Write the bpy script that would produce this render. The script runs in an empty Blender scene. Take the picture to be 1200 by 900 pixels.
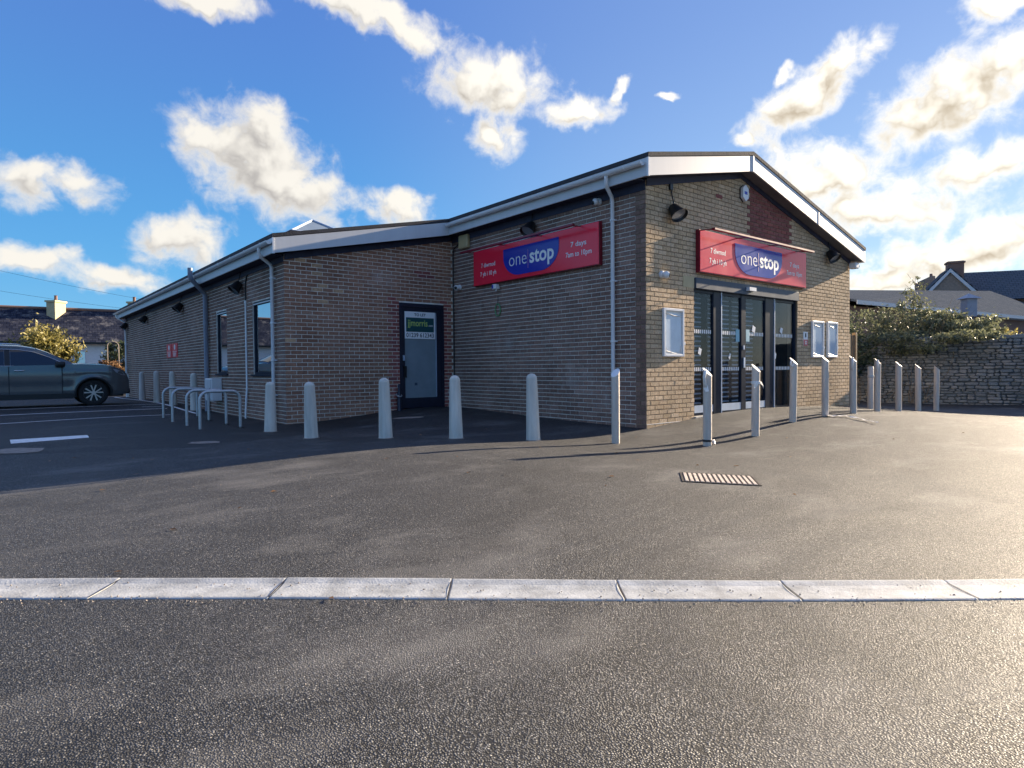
import bpy, math, random
import numpy as np
from mathutils import Vector, Matrix
random.seed(7)
rad = math.radians
SC = bpy.context.scene
COL = SC.collection

# ------------------------------------------------------------------ camera
cam_d = bpy.data.cameras.new("camera")
cam = bpy.data.objects.new("camera", cam_d); COL.objects.link(cam)
CAM = Vector((-8.452, -6.713, 1.05))
HEAD, PITCH, ROLL = rad(39.533), rad(1.436), rad(0.507)      # heading clockwise from +Y, looking slightly down
F_PX = 739.83
cam_d.sensor_width = 36.0
cam_d.lens = 36.0 * F_PX / 1200.0
cam_d.clip_start = 0.05
cam_d.clip_end = 3000
_fwd = Vector((math.sin(HEAD) * math.cos(PITCH), math.cos(HEAD) * math.cos(PITCH), -math.sin(PITCH)))
_rt = Vector((math.cos(HEAD), -math.sin(HEAD), 0))
_up = _rt.cross(_fwd)
_r2 = _rt * math.cos(ROLL) - _up * math.sin(ROLL)
_u2 = _up * math.cos(ROLL) + _rt * math.sin(ROLL)
cam.matrix_world = Matrix(((_r2.x, _u2.x, -_fwd.x, CAM.x), (_r2.y, _u2.y, -_fwd.y, CAM.y), (_r2.z, _u2.z, -_fwd.z, CAM.z), (0, 0, 0, 1)))
SC.camera = cam

def project(p):
    d = Vector(p) - CAM
    z = d.dot(_fwd)
    return 600 + F_PX * d.dot(_r2) / z, 450 - F_PX * d.dot(_u2) / z, z

# ------------------------------------------------------------------ sun, sky
SUN_AZ, SUN_EL = rad(94.0), rad(16.2)          # clockwise from +Y
sd = bpy.data.lights.new("sun", 'SUN'); sd.energy = 4.7; sd.angle = rad(0.55); sd.color = (1.0, 0.82, 0.60)
sun = bpy.data.objects.new("sun", sd); COL.objects.link(sun)
sdir = Vector((math.sin(SUN_AZ) * math.cos(SUN_EL), math.cos(SUN_AZ) * math.cos(SUN_EL), math.sin(SUN_EL)))
sun.rotation_euler = sdir.to_track_quat('Z', 'Y').to_euler()
SC.view_settings.view_transform = 'Standard'
SC.view_settings.look = 'None'
SC.view_settings.gamma = 1.0
SC.view_settings.use_curve_mapping = False
SC.view_settings.exposure = 1.75
SC.render.engine = 'CYCLES'
SC.cycles.use_denoising = True
SC.cycles.max_bounces = 6
SC.cycles.diffuse_bounces = 3
SC.cycles.glossy_bounces = 3
SC.cycles.transparent_max_bounces = 10
SC.cycles.sample_clamp_indirect = 6.0

world = bpy.data.worlds.new("World"); SC.world = world
world.use_nodes = True
WN, WL = world.node_tree.nodes, world.node_tree.links
WN.clear()
SKY_STRENGTH = 0.10

def wn(t, **kw):
    n = WN.new(t)
    for k, v in kw.items(): setattr(n, k, v)
    return n
def wmath(op, a, b=None, clamp=False):
    n = wn('ShaderNodeMath', operation=op); n.use_clamp = clamp
    for i, q in enumerate((a, b)):
        if q is None: continue
        if isinstance(q, (int, float)): n.inputs[i].default_value = q
        else: WL.new(q, n.inputs[i])
    return n.outputs[0]
def wsmooth(v, lo, hi):
    n = wn('ShaderNodeMapRange', interpolation_type='SMOOTHSTEP')
    WL.new(v, n.inputs['Value']); n.inputs['From Min'].default_value = lo; n.inputs['From Max'].default_value = hi
    return n.outputs['Result']
def wmix(f, a, b):
    n = wn('ShaderNodeMix', data_type='RGBA')
    if isinstance(f, (int, float)): n.inputs[0].default_value = f
    else: WL.new(f, n.inputs[0])
    for i, q in ((6, a), (7, b)):
        if isinstance(q, tuple): n.inputs[i].default_value = (*q, 1)
        else: WL.new(q, n.inputs[i])
    return n.outputs[2]
# clouds: azimuth and elevation in degrees from the view heading, half width, half height, tilt
CLOUDS = [(-35.8, 13.5, 3.7, 1.6, 0), (-21.7, 16.9, 5.3, 3.6, -20), (-18.7, 15.0, 5.0, 2.5, -15), (-24.9, 18.3, 2.8, 1.9, 0), (-20.9, 19.7, 2.3, 2.2, 0),
 (-27.3, 10.5, 3.2, 2.0, 15), (-36.9, 8.3, 2.6, 1.0, 0), (-32.3, 7.2, 3.8, 1.0, -5), (-25.7, 27.6, 4.6, 1.0, 0), (-12.8, 28.9, 6.2, 1.3, -10), (-8.8, 27.3, 3.7, 1.0, -30),
 (-1.7, 23.9, 5.6, 2.6, -5), (6.3, 21.8, 3.4, 1.2, 0), (-1.2, 20.0, 2.2, 1.7, -10), (9.9, 23.1, 1.3, 0.5, 45), (-9.8, 13.8, 2.6, 1.5, 0), (24.9, 21.0, 5.3, 1.9, 30),
 (27.7, 22.8, 2.6, 1.2, 20), (23.2, 22.7, 0.9, 0.6, 30), (35.0, 19.0, 6.4, 2.9, 22), (37.8, 20.9, 2.9, 1.8, 30), (37.4, 24.2, 2.7, 1.0, 0), (25.9, 14.7, 5.6, 2.7, -10),
 (30.1, 12.0, 5.8, 2.1, -5), (36.5, 14.0, 3.2, 1.7, 0), (34.5, 8.0, 6.2, 1.9, 5), (30.0, 6.3, 4.2, 1.3, 0), (37.8, 8.9, 2.8, 1.5, 15), (20.3, 18.5, 1.1, 0.7, 0),
 (13.9, 22.2, 0.8, 0.4, 0), (44.0, 12.0, 5.0, 3.0, 10), (43.5, 20.0, 5.0, 3.0, 15)]
tc = wn('ShaderNodeTexCoord')
vrot = wn('ShaderNodeVectorRotate', rotation_type='Z_AXIS'); vrot.inputs['Angle'].default_value = HEAD
WL.new(tc.outputs['Generated'], vrot.inputs['Vector'])
sep = wn('ShaderNodeSeparateXYZ'); WL.new(vrot.outputs[0], sep.inputs[0])
az = wmath('MULTIPLY', wmath('ARCTAN2', sep.outputs[0], sep.outputs[1]), 180 / math.pi)
el = wmath('MULTIPLY', wmath('ARCSINE', sep.outputs[2]), 180 / math.pi)
comb = wn('ShaderNodeCombineXYZ'); WL.new(az, comb.inputs[0]); WL.new(el, comb.inputs[1])
P0 = comb.outputs[0]
def shifted(vec, dx, dy):
    n = wn('ShaderNodeVectorMath', operation='ADD'); WL.new(vec, n.inputs[0]); n.inputs[1].default_value = (dx, dy, 0)
    return n.outputs[0]
def wnoise(vec, scale, detail, rough=0.55, dist=0.0):
    n = wn('ShaderNodeTexNoise'); WL.new(vec, n.inputs['Vector'])
    n.inputs['Scale'].default_value = scale; n.inputs['Detail'].default_value = detail
    n.inputs['Roughness'].default_value = rough; n.inputs['Distortion'].default_value = dist
    return n.outputs[0], n.outputs[1]
# domain warp makes the outlines billow
_, wcol = wnoise(P0, 0.33, 4, 0.55)
wsub = wn('ShaderNodeVectorMath', operation='SUBTRACT'); WL.new(wcol, wsub.inputs[0]); wsub.inputs[1].default_value = (0.5, 0.5, 0.5)
wsc = wn('ShaderNodeVectorMath', operation='SCALE'); WL.new(wsub.outputs[0], wsc.inputs[0]); wsc.inputs['Scale'].default_value = 2.6
wadd = wn('ShaderNodeVectorMath', operation='ADD'); WL.new(P0, wadd.inputs[0]); WL.new(wsc.outputs[0], wadd.inputs[1])
PW = wadd.outputs[0]
def blobs(vec):
    acc = None
    for (a, e, sa, se, r) in CLOUDS:
        m = wn('ShaderNodeMapping', vector_type='TEXTURE'); WL.new(vec, m.inputs['Vector'])
        m.inputs['Location'].default_value = (a, e, 0); m.inputs['Rotation'].default_value = (0, 0, rad(r)); m.inputs['Scale'].default_value = (sa * 1.2, se * 1.2, 1)
        l = wn('ShaderNodeVectorMath', operation='LENGTH'); WL.new(m.outputs[0], l.inputs[0])
        v = wmath('SUBTRACT', 1.0, l.outputs['Value'])
        if acc is None: acc = v
        else:
            s = wn('ShaderNodeMath', operation='SMOOTH_MAX'); WL.new(acc, s.inputs[0]); WL.new(v, s.inputs[1]); s.inputs[2].default_value = 0.25
            acc = s.outputs[0]
    return wmath('MAXIMUM', acc, -1.0)
def fbm(vec):
    a, _ = wnoise(vec, 0.42, 9, 0.6, 0.3)
    return wmath('SUBTRACT', a, 0.5)
def shifted(vec, dx, dy):
    n = wn('ShaderNodeVectorMath', operation='ADD'); WL.new(vec, n.inputs[0]); n.inputs[1].default_value = (dx, dy, 0)
    return n.outputs[0]
# elsewhere in the sky: scattered cumulus of the same kind
dir3 = vrot.outputs[0]
gen, _ = wnoise(shifted(dir3, 4.3, 1.7), 3.2, 7, 0.55)
outside = wsmooth(wmath('MAXIMUM', wmath('SUBTRACT', wmath('ABSOLUTE', az), 42.0), wmath('SUBTRACT', el, 31.0)), 0.0, 6.0)
dens_gen = wmath('SUBTRACT', wmath('MULTIPLY', wmath('SUBTRACT', gen, 0.535), 4.5), 0.0)
def density(b, f):
    d = wmath('ADD', b, f)
    n = wn('ShaderNodeMix', data_type='FLOAT'); WL.new(outside, n.inputs[0]); WL.new(d, n.inputs[2]); WL.new(dens_gen, n.inputs[3])
    return n.outputs[0]
def fbm_soft(vec):
    a, _ = wnoise(vec, 0.42, 3.0, 0.5, 0.3)
    return wmath('MULTIPLY', wmath('SUBTRACT', a, 0.5), 1.3)
B0, B1 = blobs(PW), blobs(shifted(PW, 1.0, 1.3))
D0 = density(B0, wmath('MULTIPLY', fbm(P0), 1.45))
S0 = density(B0, fbm_soft(P0))
D1 = density(B1, fbm_soft(shifted(P0, 1.0, 1.3)))      # towards the sun: how much cloud lies in the light's way
alpha = wsmooth(D0, -0.12, 0.62)
edge_lit = wsmooth(wmath('SUBTRACT', S0, D1), -0.45, 0.45)
thick = wsmooth(S0, 0.20, 0.9)
sdot = wn('ShaderNodeVectorMath', operation='DOT_PRODUCT'); WL.new(tc.outputs['Generated'], sdot.inputs[0]); sdot.inputs[1].default_value = sdir
near_sun = wsmooth(sdot.outputs['Value'], 0.35, 0.97)
sky = wn('ShaderNodeTexSky', sky_type='NISHITA')
sky.sun_disc = False
sky.sun_elevation = SUN_EL
sky.sun_rotation = SUN_AZ
sky.altitude = 50; sky.air_density = 1.0; sky.dust_density = 0.2; sky.ozone_density = 3.0
hsv = wn('ShaderNodeHueSaturation'); WL.new(sky.outputs[0], hsv.inputs['Color']); hsv.inputs['Saturation'].default_value = 1.22; hsv.inputs['Hue'].default_value = 0.508
# cloud radiance in the sky's own units
lit_col = wmix(near_sun, (2.9, 2.78, 2.55), (3.9, 3.72, 3.3))
shade_col = wmix(near_sun, (1.30, 1.24, 1.22), (1.55, 1.25, .88))
ccol = wmix(wmath('MAXIMUM', edge_lit, wmath('SUBTRACT', 1.0, thick)), shade_col, lit_col)
# clear-air colour of this crisp winter sky, paler and warmer round the sun, blended over the physical sky
elev = wsmooth(el, 0.0, 32.0)
away = wmix(elev, (.21, 1.13, 2.2), (.30, .68, 1.88))
toward = wmix(elev, (1.3, 1.8, 2.3), (.68, 1.03, 1.98))
clear = wmix(.84, hsv.outputs[0], wmix(near_sun, away, toward))
final = wmix(alpha, clear, ccol)
bg = wn('ShaderNodeBackground'); WL.new(final, bg.inputs['Color']); bg.inputs['Strength'].default_value = SKY_STRENGTH
wo = wn('ShaderNodeOutputWorld'); WL.new(bg.outputs[0], wo.inputs['Surface'])
world.cycles.sampling_method = 'MANUAL'; world.cycles.sample_map_resolution = 512

# ------------------------------------------------------------------ helpers
class MB:
    """collects shapes; build() links them as ONE mesh object"""
    def __init__(s): s.v = []; s.f = []; s.t = []; s.m = []; s.cur = 0.5; s.mi = 0
    def add(s, vs, fs, tint=None):
        o = len(s.v); s.v += [tuple(p) for p in vs]
        t = s.cur if tint is None else tint
        for f in fs: s.f.append(tuple(i + o for i in f)); s.t.append(t); s.m.append(s.mi)
        return s
    def box(s, x0, x1, y0, y1, z0, z1, tint=None):
        vs = [(x, y, z) for z in (z0, z1) for y in (y0, y1) for x in (x0, x1)]
        return s.add(vs, [(0, 2, 3, 1), (4, 5, 7, 6), (0, 1, 5, 4), (2, 6, 7, 3), (0, 4, 6, 2), (1, 3, 7, 5)], tint)
    def bbox(s, x0, x1, y0, y1, z0, z1, b=0.01):
        """box with bevelled vertical and top edges (chamfer)"""
        b = min(b, (x1 - x0) / 2.1, (y1 - y0) / 2.1, (z1 - z0) / 2.1)
        def ring(i, z): return [(x0 + i + b, y0 + i, z), (x1 - i - b, y0 + i, z), (x1 - i, y0 + i + b, z), (x1 - i, y1 - i - b, z), (x1 - i - b, y1 - i, z), (x0 + i + b, y1 - i, z), (x0 + i, y1 - i - b, z), (x0 + i, y0 + i + b, z)]
        vs = ring(b * .6, z0) + ring(0, z0 + b) + ring(0, z1 - b) + ring(b * .6, z1)
        fs = [tuple(range(7, -1, -1)), tuple(range(24, 32))]
        for k in range(3):
            for i in range(8): j = (i + 1) % 8; fs.append((k * 8 + i, k * 8 + j, k * 8 + 8 + j, k * 8 + 8 + i))
        return s.add(vs, fs)
    def prism(s, poly, axis, a0, a1):
        """extrude a 2-D polygon; axis 'y': poly is (x,z); 'x': (y,z); 'z': (x,y)"""
        n = len(poly)
        def P(p, a): return (p[0], a, p[1]) if axis == 'y' else ((a, p[0], p[1]) if axis == 'x' else (p[0], p[1], a))
        vs = [P(p, a0) for p in poly] + [P(p, a1) for p in poly]
        fs = [tuple(range(n)), tuple(range(2 * n - 1, n - 1, -1))] + [(i, i + n, (i + 1) % n + n, (i + 1) % n) for i in range(n)]
        return s.add(vs, fs)
    def tube(s, pts, r, n=10, caps=True):
        pts = [Vector(p) for p in pts]; rs = r if isinstance(r, (list, tuple)) else [r] * len(pts)
        vs = []; fs = []
        prev = None
        for i, p in enumerate(pts):
            t = (pts[min(i + 1, len(pts) - 1)] - pts[max(i - 1, 0)]).normalized()
            if prev is None: a = t.cross(Vector((0, 0, 1)) if abs(t.z) < .9 else Vector((1, 0, 0))).normalized()
            else: a = (prev - t * prev.dot(t)).normalized()
            prev = a; b = t.cross(a)
            for k in range(n): vs.append(p + (a * math.cos(2 * math.pi * k / n) + b * math.sin(2 * math.pi * k / n)) * rs[i])
        for i in range(len(pts) - 1):
            for k in range(n): k2 = (k + 1) % n; fs.append((i * n + k, i * n + k2, i * n + n + k2, i * n + n + k))
        if caps: fs += [tuple(range(n - 1, -1, -1)), tuple(range((len(pts) - 1) * n, len(pts) * n))]
        return s.add(vs, fs)
    def lathe(s, prof, n=20, c=(0, 0, 0), M=None):
        """prof: (radius, height) up the z axis; M optional matrix"""
        vs = []; fs = []
        for r, h in prof:
            for k in range(n):
                p = Vector((r * math.cos(2 * math.pi * k / n), r * math.sin(2 * math.pi * k / n), h))
                if M is not None: p = M @ p
                vs.append(p + Vector(c))
        for i in range(len(prof) - 1):
            for k in range(n): k2 = (k + 1) % n; fs.append((i * n + k, i * n + k2, i * n + n + k2, i * n + n + k))
        fs += [tuple(range(n - 1, -1, -1)), tuple(range((len(prof) - 1) * n, len(prof) * n))]
        return s.add(vs, fs)
    def mesh(s, name, mats, smooth=False):
        me = bpy.data.meshes.new(name); me.from_pydata(s.v, [], s.f)
        for m in (mats if isinstance(mats, (list, tuple)) else [mats]): me.materials.append(m)
        a = me.attributes.new("tint", 'FLOAT', 'FACE'); a.data.foreach_set("value", np.array(s.t, dtype=np.float32))
        if any(s.m): me.polygons.foreach_set("material_index", np.array(s.m, dtype=np.int32))
        if smooth:
            me.polygons.foreach_set("use_smooth", np.ones(len(s.f), dtype=bool))
            if smooth != 'all': me.set_sharp_from_angle(angle=rad(smooth if smooth is not True else 40))
        me.update(); return me
    def build(s, name, mats, parent=None, smooth=False, loc=(0, 0, 0)):
        return put(s.mesh(name, mats, smooth), name, parent, loc)
def put(me, name, parent=None, loc=(0, 0, 0)):
    o = bpy.data.objects.new(name, me); COL.objects.link(o); o.location = loc
    if parent: o.parent = parent
    return o
def tag(o, label, cat, group=None):
    o['label'] = label; o['category'] = cat
    if group: o['group'] = group
    return o
def thing(name, label, cat, loc=(0, 0, 0), rotz=0.0, group=None):
    o = bpy.data.objects.new(name, None); COL.objects.link(o); o.empty_display_size = .2
    o.location = loc; o.rotation_euler = (0, 0, rotz)
    return tag(o, label, cat, group)
def structure(o): o['kind'] = 'structure'; return o
def copy_thing(root, loc, rotz=None, label=None, group=None):
    r = root.copy(); COL.objects.link(r); r.location = loc
    if rotz is not None: r.rotation_euler = (0, 0, rotz)
    if label: r['label'] = label
    if group: r['group'] = group
    for ch in root.children:
        c = ch.copy(); COL.objects.link(c); c.parent = r
        for g in ch.children: d = g.copy(); COL.objects.link(d); d.parent = c
    return r
def text_mb(mb, s, width, xc, base, xheight, y, bold=0.0, depth=.006, ital=0.0):
    """flat lettering in the local x-z plane facing -y, fitted to a width and an x-height"""
    cu = bpy.data.curves.new("text", 'FONT'); cu.body = s; cu.offset = bold; cu.extrude = 0; cu.resolution_u = 3
    o = bpy.data.objects.new("text", cu); COL.objects.link(o)
    dg = bpy.context.evaluated_depsgraph_get(); dg.update()
    me = bpy.data.meshes.new_from_object(o.evaluated_get(dg))
    vs = np.zeros(len(me.vertices) * 3, dtype=np.float32); me.vertices.foreach_get("co", vs); vs = vs.reshape(-1, 3)
    x0, x1 = vs[:, 0].min(), vs[:, 0].max(); sx = width / (x1 - x0)
    sz = xheight / 0.50                                  # the font's x-height is about half its size
    P = [((p[0] - (x0 + x1) / 2) * sx + xc, y, p[1] * sz + base) for p in vs]
    mb.add(P, [tuple(p.vertices) for p in me.polygons])
    bpy.data.objects.remove(o); bpy.data.meshes.remove(me); bpy.data.curves.remove(cu)

# ------------------------------------------------------------------ materials
def material(name):
    m = bpy.data.materials.new(name); m.use_nodes = True
    return m, m.node_tree.nodes, m.node_tree.links, m.node_tree.nodes['Principled BSDF']
def plain(name, col, rough=.5, metal=0.0, var=.12, nscale=6.0, bump=0.0, bscale=60.0, spec=.5, streak=False):
    """a painted / plastic / metal surface with slight dirt and wear"""
    m, N, L, B = material(name)
    tcn = N.new('ShaderNodeTexCoord'); src = tcn.outputs['Object']
    if streak:
        mp = N.new('ShaderNodeMapping'); L.new(src, mp.inputs[0]); mp.inputs['Scale'].default_value = (1, 1, .12); src = mp.outputs[0]
    n = N.new('ShaderNodeTexNoise'); L.new(src, n.inputs[0]); n.inputs['Scale'].default_value = nscale; n.inputs['Detail'].default_value = 6; n.inputs['Roughness'].default_value = .65
    r = N.new('ShaderNodeMapRange'); L.new(n.outputs[0], r.inputs[0]); r.inputs[1].default_value = .3; r.inputs[2].default_value = .7
    mx = N.new('ShaderNodeMix'); mx.data_type = 'RGBA'; L.new(r.outputs[0], mx.inputs[0])
    mx.inputs[6].default_value = (*[c * (1 - var) for c in col], 1); mx.inputs[7].default_value = (*[min(1, c * (1 + var)) for c in col], 1)
    L.new(mx.outputs[2], B.inputs['Base Color'])
    rr = N.new('ShaderNodeMapRange'); L.new(n.outputs[0], rr.inputs[0]); rr.inputs[3].default_value = max(.015, rough - .08); rr.inputs[4].default_value = min(1, rough + .08) if rough > .1 else rough + .01
    L.new(rr.outputs[0], B.inputs['Roughness']); B.inputs['Metallic'].default_value = metal
    B.inputs['Specular IOR Level'].default_value = spec
    if bump:
        b = N.new('ShaderNodeBump'); n2 = N.new('ShaderNodeTexNoise'); L.new(tcn.outputs['Object'], n2.inputs[0]); n2.inputs['Scale'].default_value = bscale; n2.inputs['Detail'].default_value = 4
        L.new(n2.outputs[0], b.inputs['Height']); b.inputs['Strength'].default_value = bump; b.inputs['Distance'].default_value = .01; L.new(b.outputs[0], B.inputs['Normal'])
    return m
def brick_mat(name, cols, rough=.88):
    m, N, L, B = material(name)
    at = N.new('ShaderNodeAttribute'); at.attribute_name = 'tint'
    cr = N.new('ShaderNodeValToRGB'); L.new(at.outputs['Fac'], cr.inputs[0])
    cr.color_ramp.elements[0].position = 0; cr.color_ramp.elements[0].color = (*cols[0], 1)
    cr.color_ramp.elements[1].position = 1; cr.color_ramp.elements[1].color = (*cols[-1], 1)
    for i, c in enumerate(cols[1:-1]): e = cr.color_ramp.elements.new((i + 1) / (len(cols) - 1)); e.color = (*c, 1)
    g = N.new('ShaderNodeNewGeometry')
    n = N.new('ShaderNodeTexNoise'); L.new(g.outputs['Position'], n.inputs[0]); n.inputs['Scale'].default_value = 34; n.inputs['Detail'].default_value = 5; n.inputs['Roughness'].default_value = .7
    n2 = N.new('ShaderNodeTexNoise'); L.new(g.outputs['Position'], n2.inputs[0]); n2.inputs['Scale'].default_value = 1.1; n2.inputs['Detail'].default_value = 4
    mr = N.new('ShaderNodeMapRange'); L.new(n.outputs[0], mr.inputs[0]); mr.inputs[1].default_value = .25; mr.inputs[2].default_value = .75; mr.inputs[3].default_value = .62; mr.inputs[4].default_value = 1.35
    mr2 = N.new('ShaderNodeMapRange'); L.new(n2.outputs[0], mr2.inputs[0]); mr2.inputs[1].default_value = .3; mr2.inputs[2].default_value = .7; mr2.inputs[3].default_value = .8; mr2.inputs[4].default_value = 1.2
    mu = N.new('ShaderNodeMath'); mu.operation = 'MULTIPLY'; L.new(mr.outputs[0], mu.inputs[0]); L.new(mr2.outputs[0], mu.inputs[1])
    sc = N.new('ShaderNodeVectorMath'); sc.operation = 'SCALE'; L.new(cr.outputs[0], sc.inputs[0]); L.new(mu.outputs[0], sc.inputs['Scale'])
    # pale salt bloom in patches
    n3 = N.new('ShaderNodeTexNoise'); L.new(g.outputs['Position'], n3.inputs[0]); n3.inputs['Scale'].default_value = .9; n3.inputs['Detail'].default_value = 7; n3.inputs['Roughness'].default_value = .68
    bl = N.new('ShaderNodeMapRange'); L.new(n3.outputs[0], bl.inputs[0]); bl.inputs[1].default_value = .58; bl.inputs[2].default_value = .74; bl.inputs[4].default_value = .38
    bm = N.new('ShaderNodeMix'); bm.data_type = 'RGBA'; L.new(bl.outputs[0], bm.inputs[0]); L.new(sc.outputs[0], bm.inputs[6]); bm.inputs[7].default_value = (.52, .47, .44, 1)
    L.new(bm.outputs[2], B.inputs['Base Color']); B.inputs['Roughness'].default_value = rough; B.inputs['Specular IOR Level'].default_value = .25
    b = N.new('ShaderNodeBump'); L.new(n.outputs[0], b.inputs['Height']); b.inputs['Strength'].default_value = .6; b.inputs['Distance'].default_value = .006; L.new(b.outputs[0], B.inputs['Normal'])
    return m
def leaf_mat(name, dark, light):
    m, N, L, B = material(name)
    at = N.new('ShaderNodeAttribute'); at.attribute_name = 'tint'
    mx = N.new('ShaderNodeMix'); mx.data_type = 'RGBA'; L.new(at.outputs['Fac'], mx.inputs[0]); mx.inputs[6].default_value = (*dark, 1); mx.inputs[7].default_value = (*light, 1)
    L.new(mx.outputs[2], B.inputs['Base Color']); B.inputs['Roughness'].default_value = .5; B.inputs['Specular IOR Level'].default_value = .35
    tr = N.new('ShaderNodeBsdfTranslucent'); L.new(mx.outputs[2], tr.inputs[0])
    ms = N.new('ShaderNodeMixShader'); ms.inputs[0].default_value = .35; L.new(B.outputs[0], ms.inputs[1]); L.new(tr.outputs[0], ms.inputs[2])
    L.new(ms.outputs[0], N['Material Output'].inputs[0]); return m
def glass_mat(name, tint, base):
    """clear pane: the room shows through it, the surroundings reflect in it"""
    m, N, L, B = material(name)
    tr = N.new('ShaderNodeBsdfTransparent'); tr.inputs[0].default_value = (*tint, 1)
    gl = N.new('ShaderNodeBsdfGlossy'); gl.inputs['Roughness'].default_value = .02
    lw = N.new('ShaderNodeLayerWeight'); lw.inputs[0].default_value = .5
    pw = N.new('ShaderNodeMath'); pw.operation = 'POWER'; L.new(lw.outputs['Facing'], pw.inputs[0]); pw.inputs[1].default_value = 5.0
    fr = N.new('ShaderNodeMapRange'); L.new(pw.outputs[0], fr.inputs[0]); fr.inputs[3].default_value = base; fr.inputs[4].default_value = 1.0
    ms = N.new('ShaderNodeMixShader'); L.new(fr.outputs[0], ms.inputs[0]); L.new(tr.outputs[0], ms.inputs[1]); L.new(gl.outputs[0], ms.inputs[2])
    L.new(ms.outputs[0], N['Material Output'].inputs[0]); return m

def asphalt_mat():
    m, N, L, B = material('asphalt')
    tcn = N.new('ShaderNodeTexCoord'); O = tcn.outputs['Object']
    def noise(sc, det=4, ro=.6, vec=O):
        n = N.new('ShaderNodeTexNoise'); L.new(vec, n.inputs[0]); n.inputs['Scale'].default_value = sc; n.inputs['Detail'].default_value = det; n.inputs['Roughness'].default_value = ro; return n.outputs[0]
    def rng(v, a, b, c, d):
        r = N.new('ShaderNodeMapRange'); L.new(v, r.inputs[0]); r.inputs[1].default_value = a; r.inputs[2].default_value = b; r.inputs[3].default_value = c; r.inputs[4].default_value = d; return r.outputs[0]
    def mth(op, a, b):
        n = N.new('ShaderNodeMath'); n.operation = op
        for i, q in enumerate((a, b)):
            if isinstance(q, (int, float)): n.inputs[i].default_value = q
            else: L.new(q, n.inputs[i])
        return n.outputs[0]
    vo = N.new('ShaderNodeTexVoronoi'); L.new(O, vo.inputs['Vector']); vo.inputs['Scale'].default_value = 140
    vs = N.new('ShaderNodeSeparateColor'); L.new(vo.outputs['Color'], vs.inputs[0])
    stone = rng(vs.outputs[0], 0, 1, 0.2, 1.8)                      # every chipping has its own grey
    pale = rng(vs.outputs[1], .88, .9, 0, 1)                         # a few pale chippings
    gap = rng(vo.outputs['Distance'], .22, .60, 1.0, .12)            # dark binder between them
    big = mth('MULTIPLY', rng(noise(.55, 6, .6), .3, .7, .76, 1.30), rng(noise(.95, 3, .5), .30, .40, .70, 1.0))
    mid = rng(noise(2.6, 5, .65), .3, .7, .82, 1.2)
    # dusty streaks, drawn out along the bays
    mp = N.new('ShaderNodeMapping'); L.new(O, mp.inputs[0]); mp.inputs['Rotation'].default_value = (0, 0, rad(38)); mp.inputs['Scale'].default_value = (.75, 1.35, 1)
    dust = rng(noise(.8, 6, .62, mp.outputs[0]), .52, .72, 0, 1)
    v = mth('MULTIPLY', mth('MULTIPLY', stone, gap), mth('MULTIPLY', big, mid))
    c1 = N.new('ShaderNodeMix'); c1.data_type = 'RGBA'; L.new(pale, c1.inputs[0]); c1.inputs[6].default_value = (.072, .076, .084, 1); c1.inputs[7].default_value = (.22, .215, .20, 1)
    sc = N.new('ShaderNodeVectorMath'); sc.operation = 'SCALE'; L.new(c1.outputs[2], sc.inputs[0]); L.new(v, sc.inputs['Scale'])
    c2 = N.new('ShaderNodeMix'); c2.data_type = 'RGBA'; L.new(mth('MULTIPLY', dust, .5), c2.inputs[0]); L.new(sc.outputs[0], c2.inputs[6]); c2.inputs[7].default_value = (.215, .21, .20, 1)
    # hairline cracks, here and there
    cn = N.new('ShaderNodeTexNoise'); L.new(O, cn.inputs[0]); cn.inputs['Scale'].default_value = 1.3; cn.inputs['Detail'].default_value = 6
    ca_ = N.new('ShaderNodeVectorMath'); ca_.operation = 'SCALE'; L.new(cn.outputs['Color'], ca_.inputs[0]); ca_.inputs['Scale'].default_value = .9
    cb_ = N.new('ShaderNodeVectorMath'); cb_.operation = 'ADD'; L.new(O, cb_.inputs[0]); L.new(ca_.outputs[0], cb_.inputs[1])
    cv = N.new('ShaderNodeTexVoronoi'); cv.feature = 'DISTANCE_TO_EDGE'; L.new(cb_.outputs[0], cv.inputs['Vector']); cv.inputs['Scale'].default_value = .21
    crack = mth('MULTIPLY', rng(cv.outputs['Distance'], .0006, .0018, 1, 0), rng(noise(.35, 3), .50, .56, 0, 1))
    ck = N.new('ShaderNodeMix'); ck.data_type = 'RGBA'; L.new(mth('MULTIPLY', crack, .75), ck.inputs[0]); L.new(c2.outputs[2], ck.inputs[6]); ck.inputs[7].default_value = (.02, .02, .02, 1)
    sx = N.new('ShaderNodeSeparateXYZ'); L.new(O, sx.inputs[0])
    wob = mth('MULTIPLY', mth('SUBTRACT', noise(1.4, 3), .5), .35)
    def side(px, py, qx, qy):          # signed distance to the dark apron's edge, positive towards the shop
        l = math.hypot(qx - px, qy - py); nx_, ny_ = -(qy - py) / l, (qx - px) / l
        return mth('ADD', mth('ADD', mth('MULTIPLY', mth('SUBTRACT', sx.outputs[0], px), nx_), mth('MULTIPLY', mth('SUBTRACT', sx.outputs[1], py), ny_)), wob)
    new = rng(mth('MINIMUM', side(-8.4, 1.55, -6.1, 2.65), side(-6.1, 2.65, .1, -.15)), -.02, .03, 0, 1)  # newer tarmac past the seam; its dark tone also paints in the apron's shade
    seam_shade = N.new('ShaderNodeVectorMath'); seam_shade.operation = 'SCALE'; L.new(ck.outputs[2], seam_shade.inputs[0]); L.new(rng(new, 0, 1, 1.0, .42), seam_shade.inputs['Scale'])
    L.new(seam_shade.outputs[0], B.inputs['Base Color'])
    L.new(rng(vs.outputs[2], 0, 1, .50, .85), B.inputs['Roughness']); B.inputs['Specular IOR Level'].default_value = .52
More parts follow.
